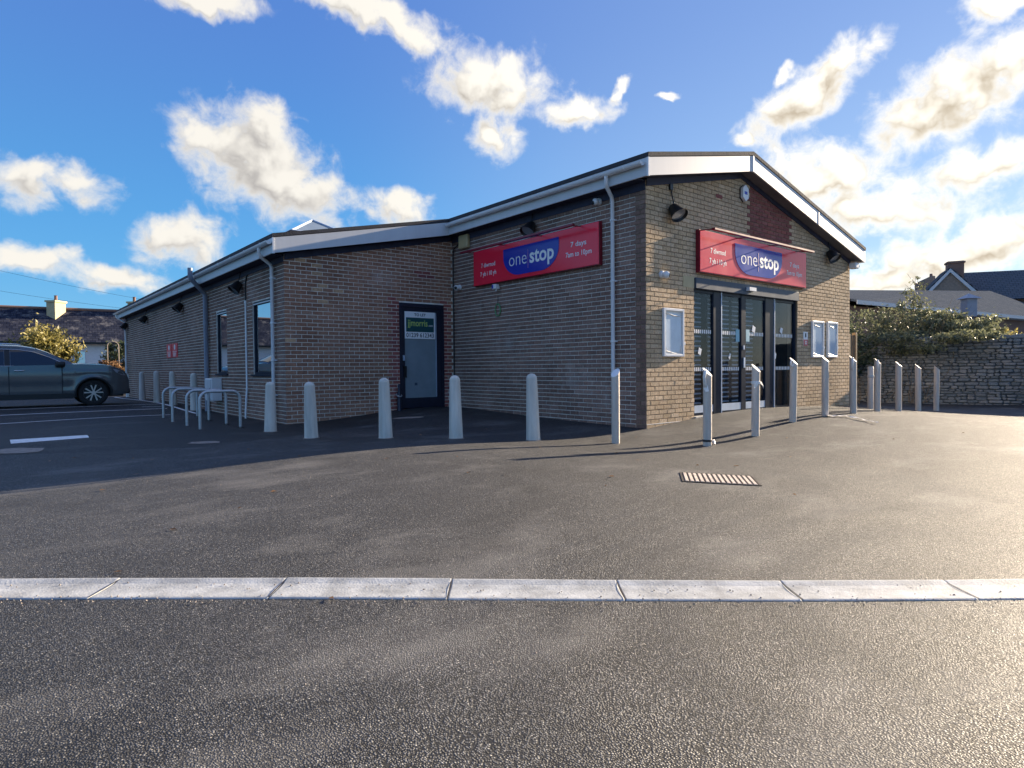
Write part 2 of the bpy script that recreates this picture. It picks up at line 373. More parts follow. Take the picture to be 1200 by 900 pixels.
    h = mth('ADD', mth('MULTIPLY', gap, .8), mth('MULTIPLY', vs.outputs[0], .5))
    b = N.new('ShaderNodeBump'); L.new(h, b.inputs['Height']); b.inputs['Strength'].default_value = .75; b.inputs['Distance'].default_value = .006
    L.new(b.outputs[0], B.inputs['Normal']); return m
def stone_rough(name, cols, scale=9, rough=.9, bump=.7):
    m = brick_mat(name, cols, rough); return m
def slate_mat(name, a, b, moss, mscale=1.6, mossy=.5):
    m, N, L, B = material(name)
    tcn = N.new('ShaderNodeTexCoord')
    br = N.new('ShaderNodeTexBrick'); L.new(tcn.outputs['UV'], br.inputs[0]); br.inputs['Scale'].default_value = 1.0
    br.inputs['Brick Width'].default_value = .32; br.inputs['Row Height'].default_value = .24; br.inputs['Mortar Size'].default_value = .012
    br.inputs['Color1'].default_value = (*a, 1); br.inputs['Color2'].default_value = (*b, 1); br.inputs['Mortar'].default_value = (*[c * .35 for c in a], 1)
    n = N.new('ShaderNodeTexNoise'); L.new(tcn.outputs['Object'], n.inputs[0]); n.inputs['Scale'].default_value = mscale; n.inputs['Detail'].default_value = 8; n.inputs['Roughness'].default_value = .7
    r = N.new('ShaderNodeMapRange'); L.new(n.outputs[0], r.inputs[0]); r.inputs[1].default_value = .62 - mossy * .2; r.inputs[2].default_value = .72 - mossy * .1
    mx = N.new('ShaderNodeMix'); mx.data_type = 'RGBA'; L.new(r.outputs[0], mx.inputs[0]); L.new(br.outputs[0], mx.inputs[6]); mx.inputs[7].default_value = (*moss, 1)
    L.new(mx.outputs[2], B.inputs['Base Color']); B.inputs['Roughness'].default_value = .85; B.inputs['Specular IOR Level'].default_value = 0.0
    bp = N.new('ShaderNodeBump'); L.new(br.outputs['Fac'], bp.inputs['Height']); bp.inputs['Strength'].default_value = .5; bp.inputs['Distance'].default_value = -.02; L.new(bp.outputs[0], B.inputs['Normal'])
    return m

M = {}
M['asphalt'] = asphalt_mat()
M['mortar'] = plain('pale_mortar', (.90, .79, .71), .95, var=.25, nscale=5, bump=.5, bscale=120, spec=.1)
M['mortar_buff'] = plain('buff_mortar', (.27, .205, .14), .95, var=.25, nscale=5, bump=.5, bscale=120, spec=.1)
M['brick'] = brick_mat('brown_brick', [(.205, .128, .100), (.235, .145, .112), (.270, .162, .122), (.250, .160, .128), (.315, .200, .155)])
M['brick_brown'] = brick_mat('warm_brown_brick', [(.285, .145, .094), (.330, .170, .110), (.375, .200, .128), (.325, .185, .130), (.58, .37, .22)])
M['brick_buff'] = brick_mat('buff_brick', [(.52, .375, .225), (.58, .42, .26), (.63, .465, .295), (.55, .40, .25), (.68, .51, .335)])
M['brick_red'] = brick_mat('red_brick', [(.26, .090, .072), (.33, .112, .090), (.25, .090, .080), (.36, .140, .115)])
M['white'] = plain('white_paint', (.60, .62, .64), .45, var=.06, nscale=3, streak=True)
M['white_plastic'] = plain('white_plastic', (.78, .79, .80), .32, var=.04)
M['pale_grey_plastic'] = plain('grey_plastic', (.26, .29, .36), .4, var=.08)
M['dark'] = plain('shaded_soffit', (.032, .036, .070), .7, var=.3, nscale=8)  # under-eave shade put into the soffit colour; head boards share it
M['soffit'] = plain('lit_soffit', (.17, .16, .165), .7, var=.15, nscale=4)  # same soffit on the right, light off the ground put into its colour
M['felt'] = plain('roof_felt', (.040, .042, .050), .85, var=.4, nscale=3, bump=.4, bscale=40)
M['black'] = plain('black_metal', (.012, .012, .014), .38, var=.2)
M['navy'] = plain('dark_blue_frame', (.014, .017, .034), .32, var=.2)
M['anthracite'] = plain('anthracite_frame', (.014, .022, .040), .30, spec=.12, var=.15)
M['header'] = plain('slate_blue_metal', (.070, .095, .130), .35, spec=.12, var=.1, nscale=4, streak=True)
M['galv'] = plain('galvanised_steel', (.50, .51, .52), .45, metal=.55, var=.14, nscale=20)
M['alu'] = plain('aluminium', (.46, .55, .68), .4, metal=.3, var=.1)
M['concrete'] = plain('weathered_concrete', (.62, .585, .52), .85, var=.25, nscale=9, bump=.35, bscale=70, streak=True)
M['channel'] = plain('pale_concrete', (.37, .385, .39), .7, var=.38, nscale=7, bump=.3, bscale=90)
M['wrap'] = plain('wrapped_steel', (.62, .54, .46), .45, var=.18, nscale=16, bump=.5, bscale=45, streak=True)
M['wraptop'] = plain('bright_steel', (.85, .83, .80), .35, metal=.2, var=.08)
M['film'] = plain('plastic_film', (.78, .76, .72), .3, var=.12, bump=.5, bscale=40)
M['red_sign'] = plain('red_sign', (.95, .022, .060), .20, var=.03, nscale=2)
M['red_edge'] = plain('dark_red_edge', (.20, .006, .020), .3, var=.1)
M['blue_logo'] = plain('blue_logo', (.022, .040, .40), .18, var=.03, nscale=2)
M['letters'] = plain('white_letters', (.86, .86, .86), .35, var=.02)
M['pinkline'] = plain('pink_line', (.45, .20, .42), .4, var=.02)
M['board_blue'] = plain('pale_blue_pane', (.62, .70, .78), .12, var=.08, nscale=5)
M['yellowbox'] = plain('cream_plastic', (.60, .47, .25), .45, var=.08)
M['grey_pane'] = plain('grey_film_glass', (.22, .27, .30), .12, var=.12, nscale=2)
M['mirror_pane'] = plain('reflective_window_glass', (.50, .55, .60), .0, metal=1.0, var=.03)
M['glass'] = glass_mat('clear_glass', (.86, .90, .94), .02)
M['shutter'] = plain('shutter_slat', (.72, .77, .80), .4, metal=.2, var=.1)
M['room'] = plain('dark_room', (.012, .014, .018), .8)
M['sticker_blue'] = plain('blue_sticker', (.25, .52, .62), .4, var=.05)
M['dark_green'] = plain('dark_green_print', (.010, .075, .085), .35, var=.03)
M['lime'] = plain('lime_print', (.50, .66, .16), .4, var=.03)
M['ink'] = plain('black_ink', (.015, .015, .02), .5, var=.03)
M['road_white'] = plain('white_road_paint', (.84, .83, .80), .7, var=.28, nscale=14)
M['rust'] = plain('worn_iron', (.62, .52, .43), .55, metal=.0, var=.3, nscale=12)
M['iron'] = plain('dark_iron', (.05, .042, .040), .6, metal=.3, var=.3, nscale=12)
M['patch'] = plain('dusty_cover', (.26, .22, .19), .8, var=.4, nscale=10, bump=.4, bscale=50)
M['timber'] = plain('fence_timber', (.20, .135, .075), .8, var=.3, nscale=5, bump=.3, streak=True)
M['green_ring'] = plain('green_hose', (.10, .30, .12), .5)
M['stone'] = stone_rough('wall_stone', [(.145, .17, .18), (.19, .205, .21), (.23, .235, .23), (.175, .19, .195), (.27, .265, .25)])
M['stone_core'] = plain('wall_core', (.085, .095, .10), .95, var=.3, bump=.4)
M['leaf_olive'] = leaf_mat('olive_leaves', (.085, .100, .060), (.25, .26, .15))
M['leaf_dark'] = leaf_mat('dark_leaves', (.045, .065, .035), (.14, .165, .08))
M['leaf_gold'] = leaf_mat('golden_leaves', (.11, .105, .03), (.42, .36, .12))
M['leaf_rust'] = leaf_mat('russet_leaves', (.16, .085, .035), (.34, .20, .10))
M['twig'] = plain('bare_twigs', (.16, .125, .09), .85, var=.3)
M['bark'] = plain('bark', (.085, .065, .048), .9, var=.3, bump=.5, bscale=25)
M['slate_left'] = slate_mat('mossy_slate', (.020, .025, .045), (.050, .055, .078), (.17, .165, .17), 1.7, .42)
M['slate_right'] = slate_mat('grey_slate', (.105, .12, .14), (.125, .14, .16), (.13, .14, .14), 1.2, .1)
M['render_white'] = plain('white_render', (.70, .72, .74), .8, var=.08)
M['render_cream'] = plain('cream_render', (.56, .46, .27), .85, var=.12, nscale=3)
M['render_brown'] = plain('brown_render', (.22, .13, .10), .85, var=.15, nscale=3)
M['gable_stone'] = plain('gable_stonework', (.26, .21, .17), .9, var=.3, nscale=7, bump=.5, bscale=20)
M['car'] = plain('grey_car_paint', (.16, .168, .172), .16, metal=.45, var=.04, nscale=2)
M['car_black'] = plain('black_cladding', (.015, .016, .018), .5, var=.1)
M['car_glass'] = plain('car_glass', (.012, .016, .026), .03, var=.05, spec=.75)
M['chrome'] = plain('chrome', (.6, .62, .65), .12, metal=1.0, var=.03)
M['rubber'] = plain('rubber', (.016, .016, .017), .8, var=.2, bump=.2)
M['alloy'] = plain('alloy', (.62, .58, .54), .35, metal=.3, var=.05)
M['lamp_red'] = plain('red_lens', (.35, .01, .01), .15)
M['lamp_clear'] = plain('clear_lens', (.30, .32, .36), .08, spec=.8)
M['plate'] = plain('number_plate', (.75, .75, .72), .4)
M['soil'] = plain('soil', (.07, .06, .045), .95, var=.3, bump=.5)

# ------------------------------------------------------------------ the ground
GP = [(-8.45, -6.7, 0.0), (-6.0, -4.0, 0.0), (-3.3, -3.4, 0.0), (-8.0, 0.0, 0.0), (-4.8, 4.2, 0.0), (-4.6, 2.7, 0.0), (-3.8, 1.9, 0.0), (-3.1, 1.1, 0.0), (-2.4, 0.15, 0.0), (-1.9, -0.95, -0.03), (-1.2, -1.96, -0.03), (0.0, 0.0, 0.0), (0.0, 2.8, 0.07), (0.0, 5.7, 0.15), (-1.4, 5.7, 0.16), (-3.0, 5.7, 0.03), (-3.98, 5.7, -0.05), (-4.0, 8.2, -0.03), (-4.0, 11.7, 0.0), (-4.0, 24.0, -0.03), (1.36, -0.05, 0.14), (3.3, -0.05, 0.17), (5.2, -0.05, 0.16), (7.86, 0.0, 0.05), (-6.2, 15.0, 0.08), (-9.0, 15.0, 0.08), (-8.0, 12.5, 0.03), (-6.0, 18.0, 0.06), (-8.0, 24.0, 0.0), (-12.0, 20.0, 0.0), (-12.0, 8.0, 0.0), (10.0, -1.0, -0.08), (11.0, -3.0, -0.08), (3.0, -5.0, -0.02), (8.0, -6.0, -0.06), (14.0, -8.0, -0.05), (0.0, -8.0, 0.0), (-8.0, 4.0, 0.0), (-6.0, 3.0, 0.0), (-7.5, 8.0, 0.0), (-5.4, 8.0, 0.0), (-5.4, 5.5, 0.0), (-10.0, 4.0, 0.0), (-10.0, -4.0, 0.0), (6.0, -4.0, 0.0), (-4.6, 7.0, -0.01), (-6.0, 11.0, 0.0), (-2.0, 3.5, 0.03), (20.0, 4.0, -0.1), (20.0, -8.0, -0.05), (-4.0, 30.0, 0.0), (-14.0, 14.0, 0.0), (-1.594, -0.718, -0.042), (-0.931, -1.779, -0.04), (0.297, -1.786, 0.021), (1.841, -1.586, 0.098), (2.868, -1.657, 0.166), (3.863, -1.725, 0.163), (5.226, -1.627, 0.121), (6.522, -1.567, 0.053), (7.681, -1.569, -0.005), (8.614, -1.642, -0.029)]
_gx = np.array(GP); _s2 = 2 * 3.0 ** 2
_gk = np.exp(-((_gx[:, None, :2] - _gx[None, :, :2]) ** 2).sum(-1) / _s2)
_gw = np.linalg.solve(_gk + 2e-3 * np.eye(len(GP)), _gx[:, 2])
def gz(x, y): return float(np.exp(-((_gx[:, 0] - x) ** 2 + (_gx[:, 1] - y) ** 2) / _s2) @ _gw)
def axis(lo, hi, step): 
    far = [-900, -400, -200, -110, -70]
    return np.array([c + lo for c in far] + list(np.arange(lo - 30, lo, 5)) + list(np.arange(lo, hi + .01, step)) + list(np.arange(hi + 5, hi + 31, 5)) + [hi - c for c in reversed(far)])
gxs, gys = axis(-22, 26, .4), axis(-14, 34, .4)
X, Y = np.meshgrid(gxs, gys)
Z = np.zeros_like(X)
for (px, py, _), w in zip(GP, _gw): Z += w * np.exp(-((X - px) ** 2 + (Y - py) ** 2) / _s2)
nx, ny = len(gxs), len(gys)
gverts = np.stack([X.ravel(), Y.ravel(), Z.ravel()], 1)
gi = np.arange(nx * ny).reshape(ny, nx)
gfaces = np.stack([gi[:-1, :-1].ravel(), gi[:-1, 1:].ravel(), gi[1:, 1:].ravel(), gi[1:, :-1].ravel()], 1)
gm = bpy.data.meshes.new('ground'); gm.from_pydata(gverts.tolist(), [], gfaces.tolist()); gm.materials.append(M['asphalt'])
gm.polygons.foreach_set("use_smooth", np.ones(len(gfaces), dtype=bool))
structure(put(gm, 'ground'))

def drape(mb, a, b, w, lift=.005, step=.35):
    """a flat strip from a to b laid on the ground"""
    a = Vector((*a, 0)); b = Vector((*b, 0)); d = (b - a); n = max(1, int(d.length / step)); t = d.normalized(); s = Vector((-t.y, t.x, 0)) * w / 2
    vs = []; fs = []
    for i in range(n + 1):
        p = a + d * i / n
        for q in (p - s, p + s): vs.append((q.x, q.y, gz(q.x, q.y) + lift))
    for i in range(n): fs.append((2 * i, 2 * i + 2, 2 * i + 3, 2 * i + 1))
    mb.add(vs, fs)
def drape_poly(mb, pts, lift=.005):
    mb.add([(x, y, gz(x, y) + lift) for x, y in pts], [tuple(range(len(pts)))])
for a, b, w in (((-14, 10.75), (-5.1, 10.40), .09), ((-14, 12.6), (-4.75, 12.6), .09), ((-14, 14.28), (-4.5, 14.62), .09), ((-12, 24.2), (-4.6, 24.9), .09), ((-4.5, 10.45), (-4.42, 24.6), .09)):
    mb = MB(); drape(mb, a, b, w); structure(mb.build('parking_line', M['road_white']))
mb = MB(); drape(mb, (-5.2, 13.55), (-4.75, 13.35), .07); structure(mb.build('parking_line', M['road_white']))
mb = MB(); drape_poly(mb, [(-8.25, 5.62), (-8.25, 4.97), (-7.30, 4.97), (-7.28, 5.40)]); structure(mb.build('painted_patch', M['road_white']))
def irregular(cx, cy, rx, ry, rot, n=14):
    out = []
    for k in range(n):
        a = 2 * math.pi * k / n; r = random.uniform(.8, 1.12); x, y = rx * r * math.cos(a), ry * r * math.sin(a)
        out.append((cx + x * math.cos(rot) - y * math.sin(rot), cy + x * math.sin(rot) + y * math.cos(rot)))
    return out
for cx, cy, rx, ry in ((-8.25, 4.05, .42, .30), (-6.07, 3.2, .24, .16), (-2.0, 4.4, .36, .13)):
    mb = MB(); drape_poly(mb, irregular(cx, cy, rx, ry, rad(-35))); structure(mb.build('dusty_patch', M['patch']))

# foreground drain: a run of dished concrete channel stones
P0c, dirc = Vector((-6.79, -4.22, 0)), Vector((.777, -.630, 0)).normalized(); nrm = Vector((-dirc.y, dirc.x, 0))
chan = structure(bpy.data.objects.new('drain_channel', None)); COL.objects.link(chan)
prof = [(-.124, -.05), (-.124, .0022), (-.116, .0062), (-.104, .0074), (-.06, .0056), (.0, .0045), (.06, .0065), (.108, .014), (.119, .014), (.124, .011), (.124, -.05)]
SEG = .815
for k in range(-9, 10):
    a0, a1 = k * SEG + .0022, (k + 1) * SEG - .0022
    jit = random.uniform(-.001, .001)
    vs = []; n = len(prof)
    for a in (a0, a0 + .006, a1 - .006, a1):
        for (s, h) in prof:
            p = P0c + dirc * a + nrm * (s + jit)
            hh = h - (.002 if a in (a0, a1) and h > 0 else 0)
            vs.append((p.x, p.y, gz(p.x, p.y) + hh + jit))
    fs = [(i * n + j, i * n + j + 1, (i + 1) * n + j + 1, (i + 1) * n + j) for i in range(3) for j in range(n - 1)]
    fs += [tuple(range(n)), tuple(range(4 * n - 1, 3 * n - 1, -1))]
    ja = [P0c + dirc * (a1 + .0022 + q) + nrm * w_ for q in (-.0035, .0035) for w_ in (-.124, .124)]
    MB().add([(p.x, p.y, gz(p.x, p.y) + .0062 + .004) for i, p in enumerate(ja)], [(0, 2, 3, 1)]).build('joint_filler', M['iron'], chan)
    o = MB().add(vs, [tuple(reversed(f)) for f in fs]).build('channel_stone', M['channel'], chan)

# ------------------------------------------------------------------ the shop
XR, XW, YW, YB = 7.86, -3.977, 5.697, 24.35                   # right corner, left wall, recessed wall, back
def roof_top(x): return 5.07 - .21 * (2.9 - x) if x < 2.9 else 5.07 - .239 * (x - 2.9)
shop = thing('shop_building', 'long low brick shop with shallow gabled roof and white fascia boards', 'shop')
def wall_top(x): return roof_top(x) - .31
# mapping from wall coordinates (a along, z up, o out) to the world
MAPS = {'front': lambda a, o, z: (a, -o, z), 'side': lambda a, o, z: (-o, a, z), 'recess': lambda a, o, z: (a, YW - o, z), 'left': lambda a, o, z: (XW - o, a, z),
        'right': lambda a, o, z: (XR + o, a, z), 'back': lambda a, o, z: (a, YB + o, z)}
def bake(key, mb):
    mp = MAPS[key]; mb.v = [mp(*p) for p in mb.v]
    if key in ('side', 'left', 'back'): mb.f = [tuple(reversed(f)) for f in mb.f]
    return mb
def wall_core(key, a0, a1, top, openings, mat, breaks=(), thick=.22, extra=None):
    """mortar-coloured wall body with real openings"""
    mb = MB(); xs = sorted(set([a0, a1] + [q for o in openings for q in o[:2]] + [b for b in breaks if a0 < b < a1]))
    for l, r in zip(xs, xs[1:]):
        cuts = sorted([(o[2], o[3]) for o in openings if o[0] <= l + 1e-6 and o[1] >= r - 1e-6])
        z = -.4
        for c0, c1 in cuts:
            if c0 > z: mb.add(*hexa(l, r, z, c0, c0, thick))
            z = c1
        mb.add(*hexa(l, r, z, top(l + 1e-4), top(r - 1e-4), thick))
    return bake(key, mb).build('wall', mat, shop)
def hexa(l, r, z0, zl, zr, t):
    vs = [(l, -t, z0), (r, -t, z0), (r, 0, z0), (l, 0, z0), (l, -t, zl), (r, -t, zr), (r, 0, zr), (l, 0, zl)]
    return vs, [(0, 1, 2, 3), (4, 7, 6, 5), (2, 6, 7, 3), (0, 4, 5, 1), (0, 3, 7, 4), (1, 5, 6, 2)]
BL, BH, PITCHB, COURSE, PROUD = .215, .070, .225, .080, .009
CAND = []      # full bricks that may become single objects
def lay(key, a0, a1, zlo, top, openings, choose, wallobj, mats, skip=None, first=0.0):
    mb = MB(); off = 0
    for r in range(int(math.floor(zlo / COURSE)), 62):
        z0 = r * COURSE + .005; z1 = z0 + BH
        shift = (PITCHB / 2 if r % 2 else 0) + first
        k = -1
        while True:
            b0 = a0 + k * PITCHB + shift; b1 = b0 + BL; k += 1
            if b0 > a1: break
            lo, hi = max(b0, a0 - (PROUD if b0 <= a0 else 0)), min(b1, a1)
            if hi - lo < .03: continue
            if z1 > min(top(max(lo, a0 + .001)), top(min(hi, a1 - .001))) + .03: continue
            spans = [(lo, hi)]
            for o in openings:
                if z1 > o[2] + .02 and z0 < o[3] - .02:
                    ns = []
                    for (p, q) in spans:
                        if q <= o[0] or p >= o[1]: ns.append((p, q)); continue
                        if p < o[0]: ns.append((p, o[0]))
                        if q > o[1]: ns.append((o[1], q))
                    spans = ns
            for (p, q) in spans:
                if q - p < .03: continue
                mi, tint = choose((p + q) / 2, (z0 + z1) / 2)
                pr = PROUD + random.uniform(-.0012, .0012)
                full = abs((q - p) - BL) < 1e-4
                item = (key, p, q, z0, z1, pr, mi, tint, wallobj)
                if full and z0 > .25: CAND.append((item, mb, mats))
                else: brick_geo(mb, p, q, z0, z1, pr, mi, tint)
    return mb
def brick_geo(mb, p, q, z0, z1, pr, mi, tint):
    j = lambda: random.uniform(-.0022, .0022)
    e = .003
    vs = [(p, -.004, z0), (q, -.004, z0), (q, -.004, z1), (p, -.004, z1), (p + e + j(), pr, z0 + e), (q - e + j(), pr, z0 + e), (q - e, pr + j() * .5, z1 - e), (p + e, pr + j() * .5, z1 - e)]
    mb.mi = mi; mb.add(vs, [(7, 6, 5, 4), (1, 5, 6, 2), (2, 6, 7, 3), (3, 7, 4, 0), (0, 4, 5, 1)], tint); mb.mi = 0
DOORF = (1.36, 5.21, .02, 2.66); DOORW = (-1.44, -.27, .14, 2.53)
WIN1 = (9.62, 10.55, .97, 2.53); WIN2 = (6.33, 7.66, .96, 2.54)
R = random.random
ch_front = lambda a, z: (1 if (3.17 < a < 4.93 and z > 3.60) else 0, R())
ch_side = lambda a, z: (0, R())
def ch_recess(a, z):
    jag = .06 if int(z / COURSE) % 2 else -.05
    if DOORW[0] - .26 + jag < a < DOORW[0] and z < 2.60: return 1, R()
    if DOORW[1] < a < DOORW[1] + .12 + jag and z < 2.60: return 1, R()
    if abs(a + .76) < .22 and abs(z - 3.2) < .10: return 1, R()
    if a < -2.6 and z > 2.2 and R() < .09: return 0, 1.0
    if a < -3.7 and 1.1 < z < 1.7 and R() < .12: return 0, 1.0
    return 0, R() * .78
ch_left = lambda a, z: (0, R())
w_front = wall_core('front', 0, XR, wall_top, [DOORF], M['mortar_buff'], breaks=(2.9,))
w_side = wall_core('side', .221, YW + .2, lambda a: wall_top(0) - .03, [], M['mortar'])
w_rec = wall_core('recess', XW, -.001, wall_top, [DOORW], M['mortar'])
w_left = wall_core('left', YW + .221, YB, lambda a: wall_top(XW) + .0, [WIN1, WIN2], M['mortar'])
w_right = wall_core('right', .221, YB - .001, lambda a: wall_top(XR), [], M['mortar'])
w_back = wall_core('back', XW + .001, XR - .001, wall_top, [], M['mortar'], breaks=(2.9,))
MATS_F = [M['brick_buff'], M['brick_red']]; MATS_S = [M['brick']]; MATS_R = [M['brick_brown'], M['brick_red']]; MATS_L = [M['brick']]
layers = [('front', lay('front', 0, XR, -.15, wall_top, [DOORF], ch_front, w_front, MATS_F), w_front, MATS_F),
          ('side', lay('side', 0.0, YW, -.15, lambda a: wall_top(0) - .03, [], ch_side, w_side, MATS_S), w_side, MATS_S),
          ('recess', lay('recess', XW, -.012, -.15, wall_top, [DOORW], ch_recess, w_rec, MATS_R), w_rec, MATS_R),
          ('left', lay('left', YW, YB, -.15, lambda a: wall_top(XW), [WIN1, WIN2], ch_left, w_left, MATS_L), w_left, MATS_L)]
def score(item):
    key, p, q, z0, z1, pr = item[:6]; mp = MAPS[key]
    A_ = project(mp(p, pr, z0)); B_ = project(mp(q, pr, z0)); C_ = project(mp(p, pr, z1))
    if not (0 < A_[0] < 1200): return 0
    if key == 'front' and 1.3 < p < 5.5 and 2.7 < z0 < 3.55: return 0          # behind the sign
    if key == 'side' and .9 < p < 4.8 and 2.85 < z0 < 3.68: return 0
    return abs(B_[0] - A_[0]) * abs(C_[1] - A_[1])
CAND.sort(key=lambda c: -score(c[0]))
# the 300 that show largest: each brick an object; meshes shared by alike bricks
SHARED = {}
def brick_mesh(key, mat, slot):
    k = (key, mat.name, slot)
    if k not in SHARED:
        mb = MB(); brick_geo(mb, -BL / 2, BL / 2, -BH / 2, BH / 2, PROUD + (slot % 3 - 1) * .001, 0, slot / 9.0)
        SHARED[k] = bake_local(key, mb).mesh('brick', mat)
    return SHARED[k]
def bake_local(key, mb):
    mp = {'front': lambda a, o, z: (a, -o, z), 'recess': lambda a, o, z: (a, -o, z), 'side': lambda a, o, z: (-o, a, z), 'left': lambda a, o, z: (-o, a, z)}[key]
    mb.v = [mp(*p) for p in mb.v]
    if key in ('side', 'left'): mb.f = [tuple(reversed(f)) for f in mb.f]
    return mb
for item, mb, mats in CAND[:300]:
    key, p, q, z0, z1, pr, mi, tint, wobj = item
    put(brick_mesh(key, mats[mi], int(tint * 9.99)), 'brick', wobj, MAPS[key]((p + q) / 2, 0, (z0 + z1) / 2))
for item, mb, mats in CAND[300:]:
    key, p, q, z0, z1, pr, mi, tint, wobj = item
    brick_geo(mb, p, q, z0, z1, pr, mi, tint)
for key, mb, wobj, mats in layers:
    o = bake(key, mb).build('brickwork', mats, wobj); o['kind'] = 'stuff'

# roof: left slope (steps back at the recess), right slope, with real thickness
T = .07
def slab(pts, thick):
    n = len(pts); vs = [(x, y, roof_top(x) + .012) for x, y in pts] + [(x, y, roof_top(x) + .012 + thick) for x, y in pts]
    return vs, [tuple(reversed(range(n))), tuple(range(n, 2 * n))] + [(i, (i + 1) % n, (i + 1) % n + n, i + n) for i in range(n)]
rl = MB(); rl.add(*slab([(-.29, -.29), (2.9, -.29), (2.9, YB + .3), (-4.29, YB + .3), (-4.29, 5.405), (-.29, 5.405)], T))
rr = MB(); rr.add(*slab([(2.9005, -.29), (8.09, -.29), (8.09, YB + .3), (2.9005, YB + .3)], T))
roof = rl.build('roof', M['felt'], shop); rr.build('roof', M['felt'], shop)
FH = .29
def barge(x0, x1, y, t=.03):
    mb = MB(); zs = [(x, roof_top(x)) for x in (x0, x1)]
    poly = [(x0, zs[0][1] - FH), (x1, zs[1][1] - FH), (x1, zs[1][1]), (x0, zs[0][1])]
    return mb.prism(poly, 'y', y - t, y)
barge(-.25, 2.885, -.25).build('bargeboard', M['white'], shop)
barge(2.915, 8.04, -.25).build('bargeboard', M['white'], shop)
MB().box(2.878, 2.922, -.288, -.246, roof_top(2.9) - FH - .012, roof_top(2.9) + .004).build('joint_cover', M['white_plastic'], shop)
for x in (5.6,):
    MB().prism([(x, roof_top(x) - FH - .004), (x + .03, roof_top(x + .03) - FH - .004), (x + .03, roof_top(x + .03)), (x, roof_top(x))], 'y', -.286, -.279).build('joint_cover', M['white'], shop)
barge(-4.25, -.282, 5.445).build('bargeboard', M['white'], shop)
# eaves fascias
def eave(x, y0, y1): return MB().box(x - .03, x, y0, y1, roof_top(x) - FH, roof_top(x) - .003)
eave(-.25, -.28, 5.444).build('fascia_board', M['white'], shop)
eave(-4.25, 5.415, YB + .27).build('fascia_board', M['white'], shop)
MB().box(8.041, 8.07, -.28, YB + .27, roof_top(8.04) - FH, roof_top(8.04) - .003).build('fascia_board', M['white'], shop)
# corner blocks where board meets board
for (x, y) in ((-.262, -.262), (-4.262, 5.433)):
    MB().box(x - .024, x + .012, y - .024, y + .012, roof_top(x) - FH - .01, roof_top(x)).build('corner_trim', M['white_plastic'], shop)
# soffits
def soffit_slope(x0, x1, y0, y1, drop=.275):
    vs = [(x, y, roof_top(x) - drop + dz) for dz in (0, .015) for (x, y) in ((x0, y0), (x1, y0), (x1, y1), (x0, y1))]
    return MB().add(vs, [(3, 2, 1, 0), (4, 5, 6, 7), (0, 1, 5, 4), (1, 2, 6, 5), (2, 3, 7, 6), (3, 0, 4, 7)])
soffit_slope(-.25, 2.9, -.25, -.001).build('soffit', M['dark'], shop)
soffit_slope(2.901, 8.04, -.25, -.001).build('soffit', M['soffit'], shop)
soffit_slope(-4.25, -.25, 5.446, YW - .001).build('soffit', M['dark'], shop)
MB().box(-.249, -.001, .0, 5.4455, roof_top(-.25) - FH + .012, roof_top(-.25) - FH + .03).build('soffit', M['dark'], shop)
MB().box(-4.249, XW - .001, YW, YB + .25, roof_top(-4.25) - FH + .012, roof_top(-4.25) - FH + .03).build('soffit', M['dark'], shop)
MB().box(XR + .001, 8.039, 0.0, YB + .25, roof_top(8.04) - FH + .012, roof_top(8.04) - FH + .03).build('soffit', M['soffit'], shop)
# dark boards closing the wall heads
MB().box(-.024, -.010, .0, YW - .02, wall_top(0) - .16, wall_top(0) + .02).build('head_board', M['dark'], shop)
MB().prism([(-.0, wall_top(0) - .10), (2.9, wall_top(2.9) - .06), (2.9, wall_top(2.9) + .03), (-.0, wall_top(0) + .03)], 'y', -.030, -.012).build('head_board', M['dark'], shop)
MB().prism([(2.901, wall_top(2.9) - .06), (7.85, wall_top(7.85) - .06), (7.85, wall_top(7.85) + .03), (2.901, wall_top(2.9) + .03)], 'y', -.030, -.012).build('head_board', M['dark'], shop)
MB().prism([(-3.97, wall_top(-3.97) - .10), (-.03, wall_top(-.03) - .10), (-.03, wall_top(-.03) + .02), (-3.97, wall_top(-3.97) + .02)], 'y', YW - .030, YW - .012).build('head_board', M['dark'], shop)
MB().box(XW - .03, XW - .012, YW, YB, wall_top(XW) - .14, wall_top(XW) + .02).build('head_board', M['dark'], shop)
